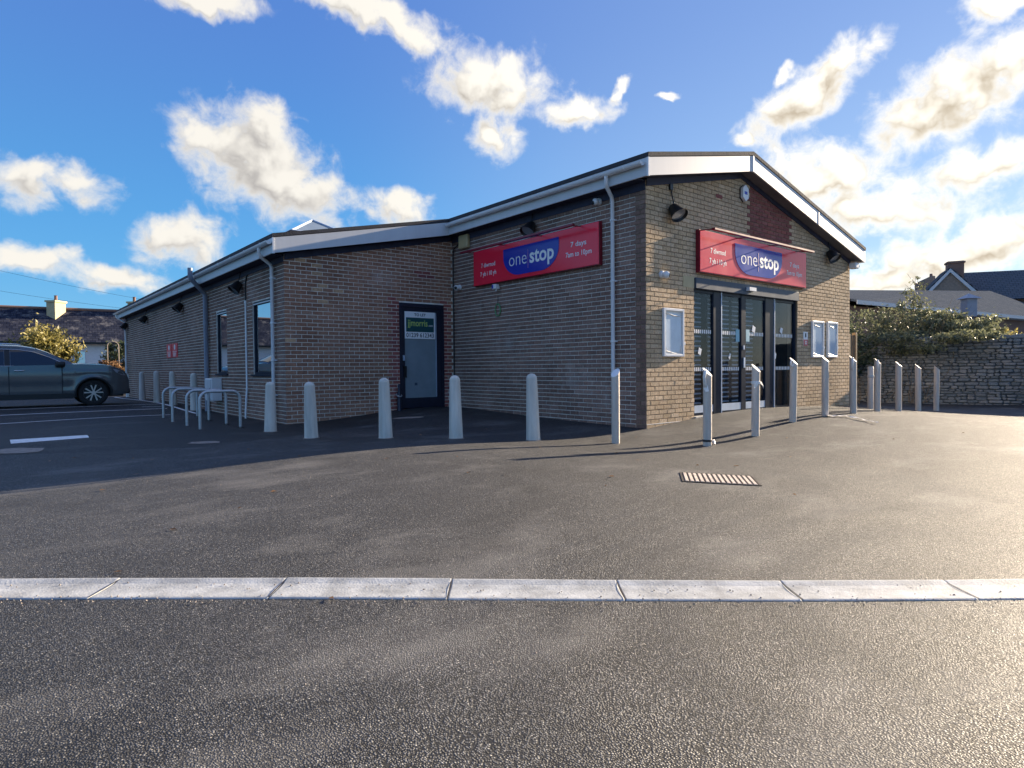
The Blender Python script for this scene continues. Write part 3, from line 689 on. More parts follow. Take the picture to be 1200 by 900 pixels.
# gutters: half-round troughs with brackets
def gutter(x, z, y0, y1, nb):
    mb = MB(); r = .058; poly = []
    for k in range(11): a = math.pi + math.pi * k / 10; poly.append((x + r * math.cos(a), z + r * math.sin(a)))
    for k in range(10, -1, -1): a = math.pi + math.pi * k / 10; poly.append((x + (r - .006) * math.cos(a), z + (r - .006) * math.sin(a) + .001))
    n = len(poly); h = n // 2
    vs = [(p[0], y, p[1]) for y in (y0, y1) for p in poly]
    fs = [(i, i + 1, i + 1 + n, i + n) for i in range(n - 1)] + [(n - 1, 0, n, 2 * n - 1)]
    for o_ in (0, n):
        for i in range(h - 1): fs.append((o_ + i, o_ + i + 1, o_ + n - 2 - i, o_ + n - 1 - i))
    mb.add(vs, fs)
    for y in (y0, y1):                                       # stop ends
        e = [(x + (r + .004) * math.cos(math.pi + math.pi * k / 10), z + (r + .004) * math.sin(math.pi + math.pi * k / 10)) for k in range(11)]
        mb.prism(e, 'y', y - .012, y + .012)
    g = mb.build('gutter', M['white_plastic'], shop, smooth=40)
    for i in range(nb):
        y = y0 + .35 + (y1 - y0 - .7) * i / (nb - 1)
        b = MB(); pl_ = [(x + (r + .006) * math.cos(math.pi + math.pi * k / 8), z + (r + .006) * math.sin(math.pi + math.pi * k / 8)) for k in range(9)] + [(x + r + .012, z + .02), (x - r - .004, z + .006)]
        b.prism(pl_, 'y', y - .014, y + .014); b.build('bracket', M['white_plastic'], g)
gutter(-.345, 4.335, -.20, 5.37, 8)
gutter(-4.345, 3.50, 5.46, YB + .35, 20)
# downpipes
def pipe(pts, r, mat, clips=(), name='downpipe', out=None):
    o = MB().tube(pts, r, 14).build(name, mat, shop, smooth=50)
    for c in clips:
        b = MB(); x, y, z = c
        b.lathe([(r + .006, -.018), (r + .012, -.014), (r + .012, .014), (r + .006, .018)], 14, c)
        if out: b.box(x + min(out[0], 0) - .004, x + max(out[0], 0) + .004, y + min(out[1], 0) - .004, y + max(out[1], 0) + .004, z - .012, z + .012)
        b.build('pipe_clip', M['white_plastic'] if mat is M['white_plastic'] else mat, o)
    return o
pipe([(-.345, .56, 4.30), (-.345, .56, 4.17), (-.31, .58, 4.12), (-.11, .65, 4.0), (-.07, .665, 3.93), (-.07, .665, -.1)], .034, M['white_plastic'], [(-.07, .665, z) for z in (3.6, 2.55, 1.5)], out=(.06, -.05))
pipe([(-4.345, 6.02, 3.46), (-4.345, 6.02, 3.34), (-4.30, 6.05, 3.28), (-4.09, 6.17, 3.18), (-4.05, 6.19, 3.12), (-4.05, 6.20, -.1)], .034, M['white_plastic'], [(-4.05, 6.19, z) for z in (2.9, 2.0, 1.25, .55)], out=(.06, -.05))
pipe([(-4.345, 24.3, 3.46), (-4.345, 24.3, 3.34), (-4.28, 24.25, 3.27), (-4.1, 24.13, 3.15), (-4.05, 24.1, 3.08), (-4.05, 24.1, -.1)], .034, M['white_plastic'], [(-4.05, 24.1, z) for z in (2.2, 1.2)], out=(.06, -.05))
pipe([(-4.50, 10.85, 3.66), (-4.50, 10.85, 3.45), (-4.47, 10.88, 3.38), (-4.12, 11.2, 3.12), (-4.06, 11.25, 3.04), (-4.06, 11.25, -.1)], .058, M['pale_grey_plastic'], [(-4.06, 11.25, z) for z in (2.3, 1.1)], name='soil_pipe', out=(.08, 0))
pipe([(-3.995, 7.9, 3.20), (-4.0, 7.98, 3.12), (-4.0, 8.05, 3.0), (-4.0, 8.06, 2.60)], .016, M['black'], name='conduit')
pipe([(-4.0, 8.06, 2.62), (-4.0, 8.07, .62), (-4.02, 8.05, .5), (-4.06, 8.0, .12), (-4.07, 7.98, -.1)], .022, M['white_plastic'], [(-4.0, 8.06, 2.58), (-4.0, 8.07, 1.6), (-4.0, 8.07, .63)], name='conduit')
pipe([(-.03, 5.35, 3.95), (-.03, 5.58, 3.85), (-.03, 5.62, 3.7), (-.03, 5.62, .1)], .014, M['black'], name='cable')

# recessed door in the dark blue frame
door = MB()
y0, y1 = YW - .02, YW + .06
for (a, b, c, d) in ((-1.44, -1.375, .14, 2.53), (-.335, -.27, .14, 2.53), (-1.375, -.335, 2.44, 2.53)): door.box(a, b, y0, y1, c, d)
df = door.build('door_frame', M['navy'], shop)
leaf = MB()
for (a, b, c, d) in ((-1.372, -1.30, .175, 2.437), (-.46, -.338, .175, 2.437), (-1.30, -.46, 2.345, 2.437), (-1.30, -.46, .175, .40)): leaf.box(a, b, YW + .005, YW + .05, c, d)
dl = leaf.build('door', M['navy'], shop)
MB().box(-1.30, -.46, YW + .022, YW + .034, .40, 2.345).build('pane', M['grey_pane'], dl)
MB().box(-.475, -.461, YW + .010, YW + .021, .41, 2.34).build('glazing_bead', M['alu'], dl)
MB().box(-1.365, -1.325, YW - .035, YW + .005, 1.24, 1.36).build('lock', M['alu'], dl)
h = MB(); h.box(-1.345, -1.285, YW - .04, YW + .004, .86, 1.12); h.build('handle', M['black'], dl)
MB().box(-1.44, -.27, YW - .05, YW + .02, .10, .14).build('door_sill', M['concrete'], shop)
MB().box(-1.43, -.28, YW + .10, YW + .12, .12, 2.53).build('door_back', M['room'], shop)
MB().box(-1.05, -.98, YW + .0205, YW + .0225, .68, .74).build('sticker', M['header'], dl)

# left wall windows
for (a0, a1, z0, z1) in (WIN1, WIN2):
    f = MB(); xo, xi = XW + .025, XW + .105
    for (p, q, c, d) in ((a0, a0 + .05, z0, z1), (a1 - .05, a1, z0, z1), (a0 + .05, a1 - .05, z0, z0 + .05), (a0 + .05, a1 - .05, z1 - .05, z1)): f.box(xo, xi, p, q, c, d)
    w = f.build('window', M['anthracite'], shop)
    MB().box(xo + .03, xo + .045, a0 + .05, a1 - .05, z0 + .05, z1 - .05).build('pane', M['mirror_pane'], w)
    MB().box(XW - .05, XW + .024, a0 - .06, a1 + .06, z0 - .035, z0 + .002).build('sill', M['anthracite'], w)
    MB().box(XW + .004, XW + .0245, a0 + .02, a1 - .02, z1 - .06, z1 - .035).build('drip_trim', M['white'], w)
    MB().box(xi + .1, xi + .12, a0 - .1, a1 + .1, z0 - .1, z1 + .1).build('dark_lining', M['room'], w)

# shop entrance: header, posts, sidelights, two sliding leaves, shutter behind
ent = MB()
ent.bbox(1.365, 5.205, -.045, .12, 2.46, 2.655, .006)
en = ent.build('entrance_header', M['header'], shop)
fr = MB(); yo, yi = .03, .10
for (a, b) in ((1.365, 1.41), (2.03, 2.27), (3.00, 3.16), (3.92, 4.24), (5.15, 5.205)): fr.box(a, b, yo, yi, .14, 2.46)
ef = fr.build('entrance_frame', M['anthracite'], shop)
ln = MB()
for a in (2.275, 4.27): ln.box(a, a + .022, yo - .012, yo + .02, .15, 2.46)
ln.build('leaf_edge', M['alu'], shop)
panes = ((1.41, 2.03), (2.30, 3.00), (3.16, 3.92), (4.295, 5.15))
for i, (a, b) in enumerate(panes):
    rails = MB(); q0, q1 = [(a, .15), (b, .15), (b, 2.459), (a, 2.459)], [(a + .018, .20), (b - .018, .20), (b - .018, 2.40), (a + .018, 2.40)]
    vs = [(x, y, z) for y in (yo + .01, yi - .01) for ring_ in (q0, q1) for x, z in ring_]
    rails.add(vs, [f for k in range(4) for f in ((k, (k + 1) % 4, 4 + (k + 1) % 4, 4 + k), (8 + k, 12 + k, 12 + (k + 1) % 4, 8 + (k + 1) % 4), (4 + k, 4 + (k + 1) % 4, 12 + (k + 1) % 4, 12 + k), (k, 8 + k, 8 + (k + 1) % 4, (k + 1) % 4))])
    rr_ = rails.build('glazed_leaf' if i in (1, 2) else 'sidelight', M['anthracite'], shop)
    MB().box(a, b, yo + .03, yo + .042, .20, 2.40).build('pane', M['glass'], rr_)
    if i < 3: MB().box(a + .01, b - .01, yo + .004, yo + .029, .20, .335).build('kick_plate', M['alu'], rr_)
    for z in (1.695, 1.0):
        d = MB(); n = int((b - a - .06) / .062)
        for k in range(n):
            x = a + .04 + k * (b - a - .06) / n
            d.box(x, x + .036, yo + .0275, yo + .0295, z - .035, z + .035)
        d.build('safety_marks', M['letters'], rr_)
# small fittings on the glass
fit = MB()
for (x, z, w, hgt, mt) in ((1.62, 1.33, .12, .15, 'letters'), (2.62, 1.24, .09, .13, 'letters'), (3.50, 1.80, .14, .16, 'letters'), (4.62, 1.80, .14, .14, 'letters'), (4.36, 1.27, .10, .15, 'letters'), (2.90, 1.65, .13, .24, 'sticker_blue'), (3.27, 1.66, .13, .24, 'sticker_blue')):
    s = MB(); a = .02 if mt == 'sticker_blue' else random.uniform(.03, .05)
    s.prism([(x - w / 2, z - hgt / 2 + a), (x + w / 2 - a, z - hgt / 2), (x + w / 2, z + a), (x - w / 2 + a, z + hgt / 2)] if mt == 'letters' else [(x - w / 2, z - hgt / 2), (x + w / 2, z - hgt / 2), (x + w / 2, z + hgt / 2), (x - w / 2, z + hgt / 2)], 'y', yo + .021, yo + .0265)
    s.build('sticker', M[mt], en)
MB().box(3.06, 3.11, yo - .02, yo, 1.02, 1.22).build('keypad', M['alu'], ef)
MB().box(3.05, 3.09, yo - .02, yo, 1.38, 1.46).build('lock', M['alu'], ef)
MB().box(3.05, 3.30, -.12, -.046, 2.53, 2.60).build('door_sensor', M['white_plastic'], en)
# roller shutter inside, slat by slat, and the dark lobby around it
for a, b in ((1.40, 2.05), (2.28, 3.02), (3.14, 3.93)):
    sh = MB().box(a, b, .335, .345, .2, 2.45).build('shutter', M['room'], shop)
    for k in range(24):
        z = .24 + k * .091
        MB().prism([(.334, z), (.318, z + .006), (.312, z + .018), (.318, z + .028), (.334, z + .034)], 'x', a, b).build('slat', M['shutter'], sh)
lob = MB(); lob.box(1.25, 5.35, .34, 2.2, .02, .12); lob.box(1.25, 5.35, 2.2, 2.25, .02, 2.8); lob.box(1.2, 1.25, .23, 2.2, .02, 2.8); lob.box(5.35, 5.4, .23, 2.2, .02, 2.8); lob.box(1.25, 5.35, .23, 2.2, 2.75, 2.8)
lob.build('lobby', M['room'], shop)
MB().box(1.36, 5.21, -.04, .33, .05, .145).build('threshold', M['concrete'], shop)
# soft drink fridge shape seen through the right pane
MB().bbox(4.5, 5.2, 1.2, 1.8, .12, 1.9, .02).build('cabinet', M['header'], shop)
# air brick and patch beside the sign
MB().box(2.05, 2.26, -.014, -.004, 4.20, 4.27).build('air_brick', M['brick_red'], shop)
MB().box(1.02, 1.345, -.016, -.002, 2.46, 2.66).build('render_patch', M['render_cream'], shop)
# plinth line of mortar near the foot
MB().box(0.0, 1.34, -.011, -.004, .078, .090).build('mortar_band', M['mortar'], w_front)

# roof light
sk = MB(); ax, ay, az_ = -2.48, 7.93, 4.60; b = .80
base = [(ax - b, ay - b), (ax + b, ay - b), (ax + b, ay + b), (ax - b, ay + b)]
curb = MB()
for i in range(4):
    p, q = base[i], base[(i + 1) % 4]
sl = thing('roof_light', 'small pyramid glass roof light on the lower roof', 'roof light', (ax, ay, 3.9))
c = MB(); c.box(-b - .04, b + .04, -b - .04, b + .04, -.25, .22); c.build('curb', M['felt'], sl)
for i in range(4):
    s = [(-b, -b), (b, -b), (b, b), (-b, b)]; p, q = s[i], s[(i + 1) % 4]
    MB().add([(*p, .221), (*q, .221), (0, 0, .70)], [(0, 1, 2)]).build('pane', M['grey_pane'], sl)
    MB().tube([(p[0], p[1], .23), (0, 0, .71)], .022, 8).build('glazing_bar', M['alu'], sl)
    MB().tube([(p[0], p[1], .235), (q[0], q[1], .235)], .02, 8).build('glazing_bar', M['alu'], sl)

# ------------------------------------------------------------------ shop signs
def shop_sign(w, hgt, loc, rotz, label, front):
    t = thing('shop_sign', label, 'sign', loc, rotz, 'red shop signs')
    MB().box(0, w, -.085, -.012, 0, hgt).build('sign_tray', M['red_edge'], t)
    MB().bbox(.012, w - .012, -.097, -.0855, .012, hgt - .012, .004).build('face_panel', M['red_sign'], t)
    # half-shield logo
    x0, x1, zt, zb = (.286 * w, .730 * w, hgt - .118, .085); rx, rz = .30 * (x1 - x0), .72 * (zt - zb)
    poly = [(x0, zt)]
    for k in range(13): a = math.pi + math.pi / 2 * k / 12; poly.append((x0 + rx + rx * math.cos(a), zb + rz + rz * math.sin(a)))
    for k in range(13): a = 1.5 * math.pi + math.pi / 2 * k / 12; poly.append((x1 - rx + rx * math.cos(a), zb + rz + rz * math.sin(a)))
    poly.append((x1, zt))
    MB().prism(poly, 'y', -.104, -.0975).build('logo_panel', M['blue_logo'], t)
    lw = x1 - x0; mid = x0 + .47 * lw; base = zb + .34 * (zt - zb)
    a = MB(); text_mb(a, 'one', .33 * lw, mid - .025 * lw - .165 * lw, base, .20, -.1062, bold=-.012); a.build('lettering', M['letters'], t)
    a = MB(); text_mb(a, 'stop', .42 * lw, mid + .03 * lw + .21 * lw, base, .205, -.1062, bold=.022); a.build('lettering', M['letters'], t)
    MB().box(mid - .006, mid + .006, -.107, -.1045, zb + .10, zt - .10).build('divider_line', M['pinkline'], t)
    for s, x, z, wd in (('7 diwrnod', .145 * w, .49 * hgt, .49), ('7 yb i 10 yh', .145 * w, .25 * hgt, .56), ('7 days', .865 * w, .53 * hgt, .40), ('7am to 10pm', .865 * w, .30 * hgt, .66)):
        a = MB(); text_mb(a, s, wd, x, z, .066, -.0985, bold=.012); a.build('lettering', M['letters'], t)
    # trough-light rail standing off on arms
    rail = MB(); rail.bbox(-.04, w - .33, -.43, -.365, hgt - .075, hgt - .035, .006); rail.build('light_rail', M['red_edge'], t)
    for x in (.03, w * .30, w * .60, w * .88):
        MB().tube([(x, -.09, hgt - .02), (x, -.40, hgt - .055)], .011, 6).build('rail_arm', M['red_edge'], t)
    return t
shop_sign(4.03, .768, (1.402, 0, 2.748), 0, 'red sign over the glass entrance doors, on the sunlit buff gable', True)
shop_sign(3.78, .775, (0, 4.735, 2.873), -math.pi / 2, 'red sign on the shaded dark brick side wall, above the concrete bollards', False)

# ------------------------------------------------------------------ wall lamps (built facing -y)
def barn_lamp():
    t = thing('wall_lamp', 'black barn lamp', 'lamp', (0, 0, 0), 0, 'black barn lamps on the shop walls')
    b = MB(); b.bbox(-.05, .05, -.05, 0, .40, .52, .008); b.build('junction_box', M['black'], t)
    MB().tube([(0, -.03, .41), (0, -.05, .3), (0, -.10, .08)], .012, 8).build('stem', M['black'], t)
    ax = Vector((0, -.62, -.78)).normalized(); q = ax.to_track_quat('Z', 'Y').to_matrix().to_4x4()
    Mx = Matrix.Translation((0, -.06, .08)) @ q @ Matrix.Diagonal((1.12, .92, 1, 1))
    outer = [(.03, -.02), (.075, .0), (.10, .03), (.150, .20), (.172, .26), (.178, .275)]
    inner = [(.172, .275), (.165, .26), (.09, .05), (.02, .03)]
    m_ = MB(); n = 24; prof = outer + inner; vs = []; fs = []
    for r_, h_ in prof:
        for k in range(n): vs.append(Mx @ Vector((r_ * math.cos(2 * math.pi * k / n), r_ * math.sin(2 * math.pi * k / n), h_)))
    for i in range(len(prof) - 1):
        for k in range(n): k2 = (k + 1) % n; fs.append((i * n + k, i * n + k2, i * n + n + k2, i * n + n + k))
    m_.add(vs, fs).build('shade', M['black'], t, smooth=35)
    m2 = MB(); m2.lathe([(.150, .215), (.150, .225)], 20, M=Mx); m2.build('lens', M['lamp_clear'], t)
    t.scale = (.88, .88, .88); return t
lamp0 = barn_lamp()
LAMPS = [((.66, 0, 3.74), 0, 'black barn lamp on the gable above the left half of the entrance sign'),
         ((6.62, 0, 3.62), 0, 'black barn lamp tucked under the sloping eave right of the entrance sign'),
         ((0, 2.78, 3.86), -math.pi / 2, 'black barn lamp directly above the logo of the side wall sign'),
         ((XW, 8.35, 2.98), -math.pi / 2, 'black barn lamp between the two tall windows, beside the dark conduit'),
         ((XW, 14.1, 2.98), -math.pi / 2, 'black barn lamp above the two small red notices on the long wall'),
         ((XW, 19.6, 2.98), -math.pi / 2, 'black barn lamp nearest the far downpipe of the long wall'),
         ((XW, 23.9, 2.98), -math.pi / 2, 'farthest black barn lamp, at the left end of the long wall')]
for i, (loc, rz, lab) in enumerate(LAMPS):
    if i == 0: lamp0.location = loc; lamp0.rotation_euler = (0, 0, rz); lamp0['label'] = lab
    else: copy_thing(lamp0, loc, rz, lab)

# ------------------------------------------------------------------ cameras and small wall fittings
def dome_camera(loc, rotz, label, turret=False):
    t = thing('security_camera', label, 'camera', loc, rotz, 'white security cameras')
    q = Vector((0, -1, 0)).to_track_quat('Z', 'Y').to_matrix().to_4x4()
    MB().lathe([(.062, 0), (.066, .02), (.06, .05), (.045, .06)], 20, M=q).build('base', M['white_plastic'], t, smooth=40)
    s = MB(); prof = [(.062 * math.sin(math.pi * k / 10) + .001, .062 - .062 * math.cos(math.pi * k / 10)) for k in range(11)]
    s.lathe(prof, 18, M=Matrix.Translation((0, -.05, -.012)) @ q).build('eyeball', M['white_plastic'], t, smooth='all')
    e = Vector((-.35, -1, -.35)).normalized() if turret else Vector((.75, -1, -.2)).normalized()
    MB().lathe([(.034, 0), (.036, .014), (.02, .018)], 14, M=Matrix.Translation(Vector((0, -.112, -.012)) + e * .045) @ e.to_track_quat('Z', 'Y').to_matrix().to_4x4()).build('lens', M['black'], t, smooth=40)
    return t
dome_camera((.40, 0, 2.62), 0, 'white camera on the buff gable, above the single notice board')
dome_camera((0, 1.02, 4.0), -math.pi / 2, 'round white camera high under the eave beside the downpipe', True)
dome_camera((0, 5.38, 2.93), -math.pi / 2, 'white camera in the inner corner, on the dark cable')
t = thing('bullet_camera', 'small white boxed camera just below the side wall sign', 'camera', (0, 3.93, 2.78), -math.pi / 2, 'white security cameras')
MB().bbox(-.06, .06, -.16, -.04, -.045, .06, .012).build('housing', M['white_plastic'], t); MB().box(-.05, -.005, -.165, -.1605, -.03, .045).build('window', M['blue_logo'], t)
MB().box(-.03, .03, -.041, 0, -.03, .03).build('bracket', M['white_plastic'], t); MB().tube([(.02, -.1, -.045), (.02, -.1, -.085)], .016, 8).build('sensor', M['white_plastic'], t)
t = thing('floodlight', 'cream boxed light on the side wall near the inner corner', 'light', (0, 5.12, 3.94), -math.pi / 2)
MB().bbox(-.17, .17, -.11, -.02, -.15, .15, .015).build('housing', M['yellowbox'], t)
for k in range(5): MB().box(-.15, .15, -.118, -.111, -.12 + k * .055, -.095 + k * .055).build('fin', M['yellowbox'], t)
MB().box(-.05, .05, -.02, 0, -.05, .21).build('bracket', M['galv'], t)
t = thing('hanging_loop', 'small loop of green cable hanging below the boxed camera', 'cable', (0, 3.95, 2.30), -math.pi / 2)
MB().tube([(.09 * math.cos(a), -.03, .13 * math.sin(a)) for a in [2 * math.pi * k / 20 for k in range(21)]], .012, 8, False).build('loop', M['green_ring'], t, smooth=60)
MB().tube([(0, -.03, .13), (0, -.02, .30)], .006, 6).build('tail', M['black'], t)
t = thing('alarm_box', 'white burglar alarm box with blue centre at the top of the gable', 'alarm', (2.97, 0, 4.42))
hexp = [(-.10, -.09), (0, -.16), (.10, -.09), (.10, .09), (0, .16), (-.10, .09)]
MB().prism([(x * 1.06, z * 1.06) for x, z in hexp], 'y', -.03, -.001).build('back_plate', M['black'], t)
MB().prism(hexp, 'y', -.085, -.031).build('cover', M['white_plastic'], t)
MB().prism([(-.05, -.03), (.05, -.03), (.05, .03), (-.05, .03)], 'y', -.089, -.0855).build('badge', M['blue_logo'], t)
t = thing('corner_light', 'small white light fitting under the right end of the eave', 'light', (7.83, 0, 3.47))
MB().bbox(-.08, .10, -.20, -.02, -.07, .07, .02).build('housing', M['white_plastic'], t); MB().tube([(.10, -.11, 0), (.17, -.15, -.01)], [.06, .045], 12).build('lens', M['lamp_clear'], t)

def notice_board(x0, x1, z0, z1, label, knob=False):
    w, hh = x1 - x0, z1 - z0
    t = thing('notice_board', label, 'notice board', (x0, 0, z0), 0, 'white framed notice boards by the entrance')
    f = MB()
    for (a, b, c, d) in ((0, .045, 0, hh), (w - .045, w, 0, hh), (.045, w - .045, 0, .045), (.045, w - .045, hh - .045, hh)): f.bbox(a, b, -.06, -.011, c, d, .006)
    f.build('frame', M['white_plastic'], t)
    MB().box(.045, w - .045, -.030, -.011, .045, hh - .045).build('backing', M['film'], t)
    cx, cz, rx, rz = w / 2, hh / 2, w / 2 - .07, hh / 2 - .075; pts = []
    for k in range(24):
        a = 2 * math.pi * k / 24; c, s = math.cos(a), math.sin(a); e = .45
        pts.append((cx + rx * math.copysign(abs(c) ** e, c) * random.uniform(.95, 1.03), cz + rz * math.copysign(abs(s) ** e, s) * random.uniform(.95, 1.03)))
    MB().prism(pts, 'y', -.036, -.0305).build('pane', M['board_blue'], t)
    for (a, b) in (((.06, .10), (w - .08, .055)), ((.06, hh - .08), (w - .06, hh - .13)), ((w - .07, .06), (w - .09, .2))):
        MB().tube([(a[0], -.036, a[1]), ((a[0] + b[0]) / 2, -.046, (a[1] + b[1]) / 2 - .02), (b[0], -.036, b[1])], .008, 5).build('film_scrap', M['film'], t)
    MB().box(w - .01, w + .03, -.055, -.02, hh * .25, hh * .31).build('lock', M['white_plastic'], t)
    return t
notice_board(.413, .994, 1.227, 2.06, 'white notice board left of the entrance, alone on its wall')
notice_board(5.823, 6.395, 1.232, 2.06, 'left one of the two notice boards right of the entrance')
notice_board(6.584, 7.106, 1.235, 2.065, 'right one of the two notice boards right of the entrance')
t = thing('warning_sign', 'small white and red sign between the entrance and the notice boards', 'sign', (5.57, 0, 1.5))
MB().box(-.10, .10, -.018, -.0095, .0, .30).build('panel', M['letters'], t)
MB().prism([(-.10, .01), (-.06, -.012), (.06, -.012), (.10, .01), (.10, .13), (-.10, .13)], 'y', -.022, -.0185).build('red_panel', plain('pink_red_print', (.62, .14, .15), .4), t)
MB().box(-.025, .025, -.022, -.0185, .18, .27).build('symbol', M['ink'], t)
MB().prism([(.04 * math.cos(2 * math.pi * k / 14), .06 + .04 * math.sin(2 * math.pi * k / 14)) for k in range(14)], 'y', -.025, -.0225).build('disc', M['letters'], t)
MB().box(-.025, .025, -.027, -.0255, .052, .068).build('bar', M['red_sign'], t)

for i, (a0, a1, side) in enumerate(((15.68, 16.40, 'left'), (14.87, 15.60, 'right'))):
    t = thing('red_notice', side + ' one of the two small red notices on the long wall', 'sign', (XW, (a0 + a1) / 2, 1.48), -math.pi / 2, 'small red notices on the long wall')
    hw = (a1 - a0) / 2
    MB().box(-hw, hw, -.022, -.0095, 0, .44).build('panel', plain('notice_red', (.70, .03, .05), .4), t)
    MB().prism([(.10 * math.cos(2 * math.pi * k / 18), .32 + .085 * math.sin(2 * math.pi * k / 18)) for k in range(18)], 'y', -.026, -.0225).build('symbol_disc', M['letters'], t)
    MB().box(-hw * .72, hw * .72, -.026, -.0225, .165, .20).build('text_bar', plain('notice_pink', (.70, .42, .44), .4), t)
    MB().prism([(-hw * .6, .03), (hw * .25, .03), (hw * .6, .13), (hw * .3, .15), (-hw * .6, .15)] if i else [(-hw * .4, .03), (hw * .5, .03), (hw * .6, .15), (-hw * .6, .15)], 'y', -.026, -.0225).build('text_block', bpy.data.materials['notice_pink'], t)

# to-let board in the door
t = thing('to_let_board', 'to let board with green agent panel fixed inside the recessed door', 'sign', (-1.30, YW + .0215, 1.735))
w = .80
MB().box(0, w, -.018, 0, 0, .61).build('board', M['letters'], t)
MB().box(.035, w - .035, -.0215, -.0185, .155, .475).build('green_panel', M['dark_green'], t)
a = MB(); text_mb(a, 'TO LET', .30, w / 2, .513, .043, -.0195, bold=.02); a.build('lettering', M['ink'], t)
a = MB(); text_mb(a, 'jjmorris', .52, .335, .285, .105, -.0225, bold=.01); a.build('lettering', M['lime'], t)
a = MB(); text_mb(a, '.com', .12, .675, .285, .035, -.0225, bold=.01); a.build('lettering', M['letters'], t)
a = MB(); text_mb(a, '01239 612343', .72, w / 2, .035, .068, -.0195, bold=.012); a.build('lettering', M['ink'], t)

t = thing('boot_post', 'short dark post with a pale ring beside the recessed door', 'post', (-1.52, YW - .10, gz(-1.52, YW - .1)))
MB().lathe([(.055, -.05), (.055, .02), (.045, .04), (.045, .40), (.03, .44), (.03, .56), (.015, .58)], 14).build('post', M['navy'], t, smooth=40)
MB().tube([(.055 * math.cos(2 * math.pi * k / 14), .055 * math.sin(2 * math.pi * k / 14), .335 + .03 * math.sin(2 * math.pi * k / 14)) for k in range(15)], .014, 6, False).build('ring', M['galv'], t, smooth=50)

t = thing('meter_box', 'white meter box on the long wall behind the cycle stands', 'utility box', (XW, 10.4, .30))
MB().bbox(-.26, -.012, -.30, .30, 0, .56, .012).build('cabinet', M['white_plastic'], t)
MB().bbox(-.278, -.261, -.27, .27, .03, .53, .006).build('door', M['white'], t); MB().box(-.286, -.279, -.24, -.20, .24, .32).build('catch', M['black'], t)

# ------------------------------------------------------------------ bollards
def concrete_bollard():
    t = thing('concrete_bollard', 'pale round-topped concrete bollard', 'bollard', (0, 0, 0), 0, 'concrete bollards along the shop walls')
    prof = [(.105, -.15), (.105, 0), (.098, .22), (.088, .6), (.079, .84)]
    for k in range(1, 9): a = math.pi / 2 * k / 8; prof.append((.079 * math.cos(a) + .001, .84 + .075 * math.sin(a)))
    MB().lathe(prof, 20).build('post', M['concrete'], t, smooth=50)
    c = MB(); c.lathe([(.112, -.02), (.125, .004), (.108, .010)], 16); c.build('foot', M['patch'], t)
    return t
cb = concrete_bollard()
CB = [(-4.723, 4.415, .87, 'concrete bollard standing right in front of the near corner downpipe'), (-4.66, 2.755, .87, 'concrete bollard in front of the recessed brick wall, left of the door'),
      (-3.862, 1.864, .915, 'concrete bollard just left of the to let door'), (-3.086, 1.119, .95, 'concrete bollard just right of the to let door, at the inner corner'),
      (-2.29, .27, .99, 'concrete bollard below the side wall sign, tallest in the picture'),
      (-3.95, 24.1, 1.0, 'concrete bollard at the far end of the long wall, at the car bonnet'), (-4.365, 18.62, 1.0, 'second concrete bollard from the car along the long wall'),
      (-4.45, 15.6, 1.0, 'concrete bollard just left of the red notices on the long wall'), (-4.367, 13.77, 1.0, 'concrete bollard directly below the red notices on the long wall'),
      (-4.287, 11.63, 1.0, 'concrete bollard nearest the grey soil pipe, behind the cycle stands')]
for i, (x, y, hgt, lab) in enumerate(CB):
    o = cb if i == 0 else copy_thing(cb, (0, 0, 0), 0, lab)
    o.location = (x, y, gz(x, y)); o.scale = (1, 1, hgt / .915); o['label'] = lab; o.rotation_euler = (rad(random.uniform(-1, 1)), rad(random.uniform(-1, 1)), random.uniform(0, 6))

def steel_post(slant, name='steel_bollard'):
    """tube with its head cut on the slant; slant = direction the cut face looks towards"""
    t = thing(name, 'x', 'bollard', (0, 0, 0), 0, 'slant-topped steel bollards along the shop front')
    n = 20; r = .058; vs = []; fs = []
    hs = [-.15, .05, .3, .6, .9]
    d = Vector((math.cos(slant), math.sin(slant), 0))
    for h_ in hs:
        for k in range(n): vs.append((r * math.cos(2 * math.pi * k / n), r * math.sin(2 * math.pi * k / n), h_))
    top = []
    for k in range(n):
        p = Vector((r * math.cos(2 * math.pi * k / n), r * math.sin(2 * math.pi * k / n), 0)); top.append((p.x, p.y, 1.0 - p.dot(d) / r * .058))
    vs += top
    for i in range(len(hs)):
        for k in range(n): k2 = (k + 1) % n; fs.append((i * n + k, i * n + k2, i * n + n + k2, i * n + n + k))
    MB().add(vs, fs).build('tube', M['wrap'], t, smooth=60)
    m_ = MB(); rim = [(p[0] * 1.05, p[1] * 1.05, p[2] + .001) for p in top]; rim2 = [(p[0] * 1.05, p[1] * 1.05, p[2] + .010) for p in top]
    m_.add(rim + rim2, [tuple(range(n - 1, -1, -1)), tuple(range(n, 2 * n))] + [(k, (k + 1) % n, (k + 1) % n + n, k + n) for k in range(n)])
    m_.build('cap', M['wraptop'], t, smooth=30)
    return t
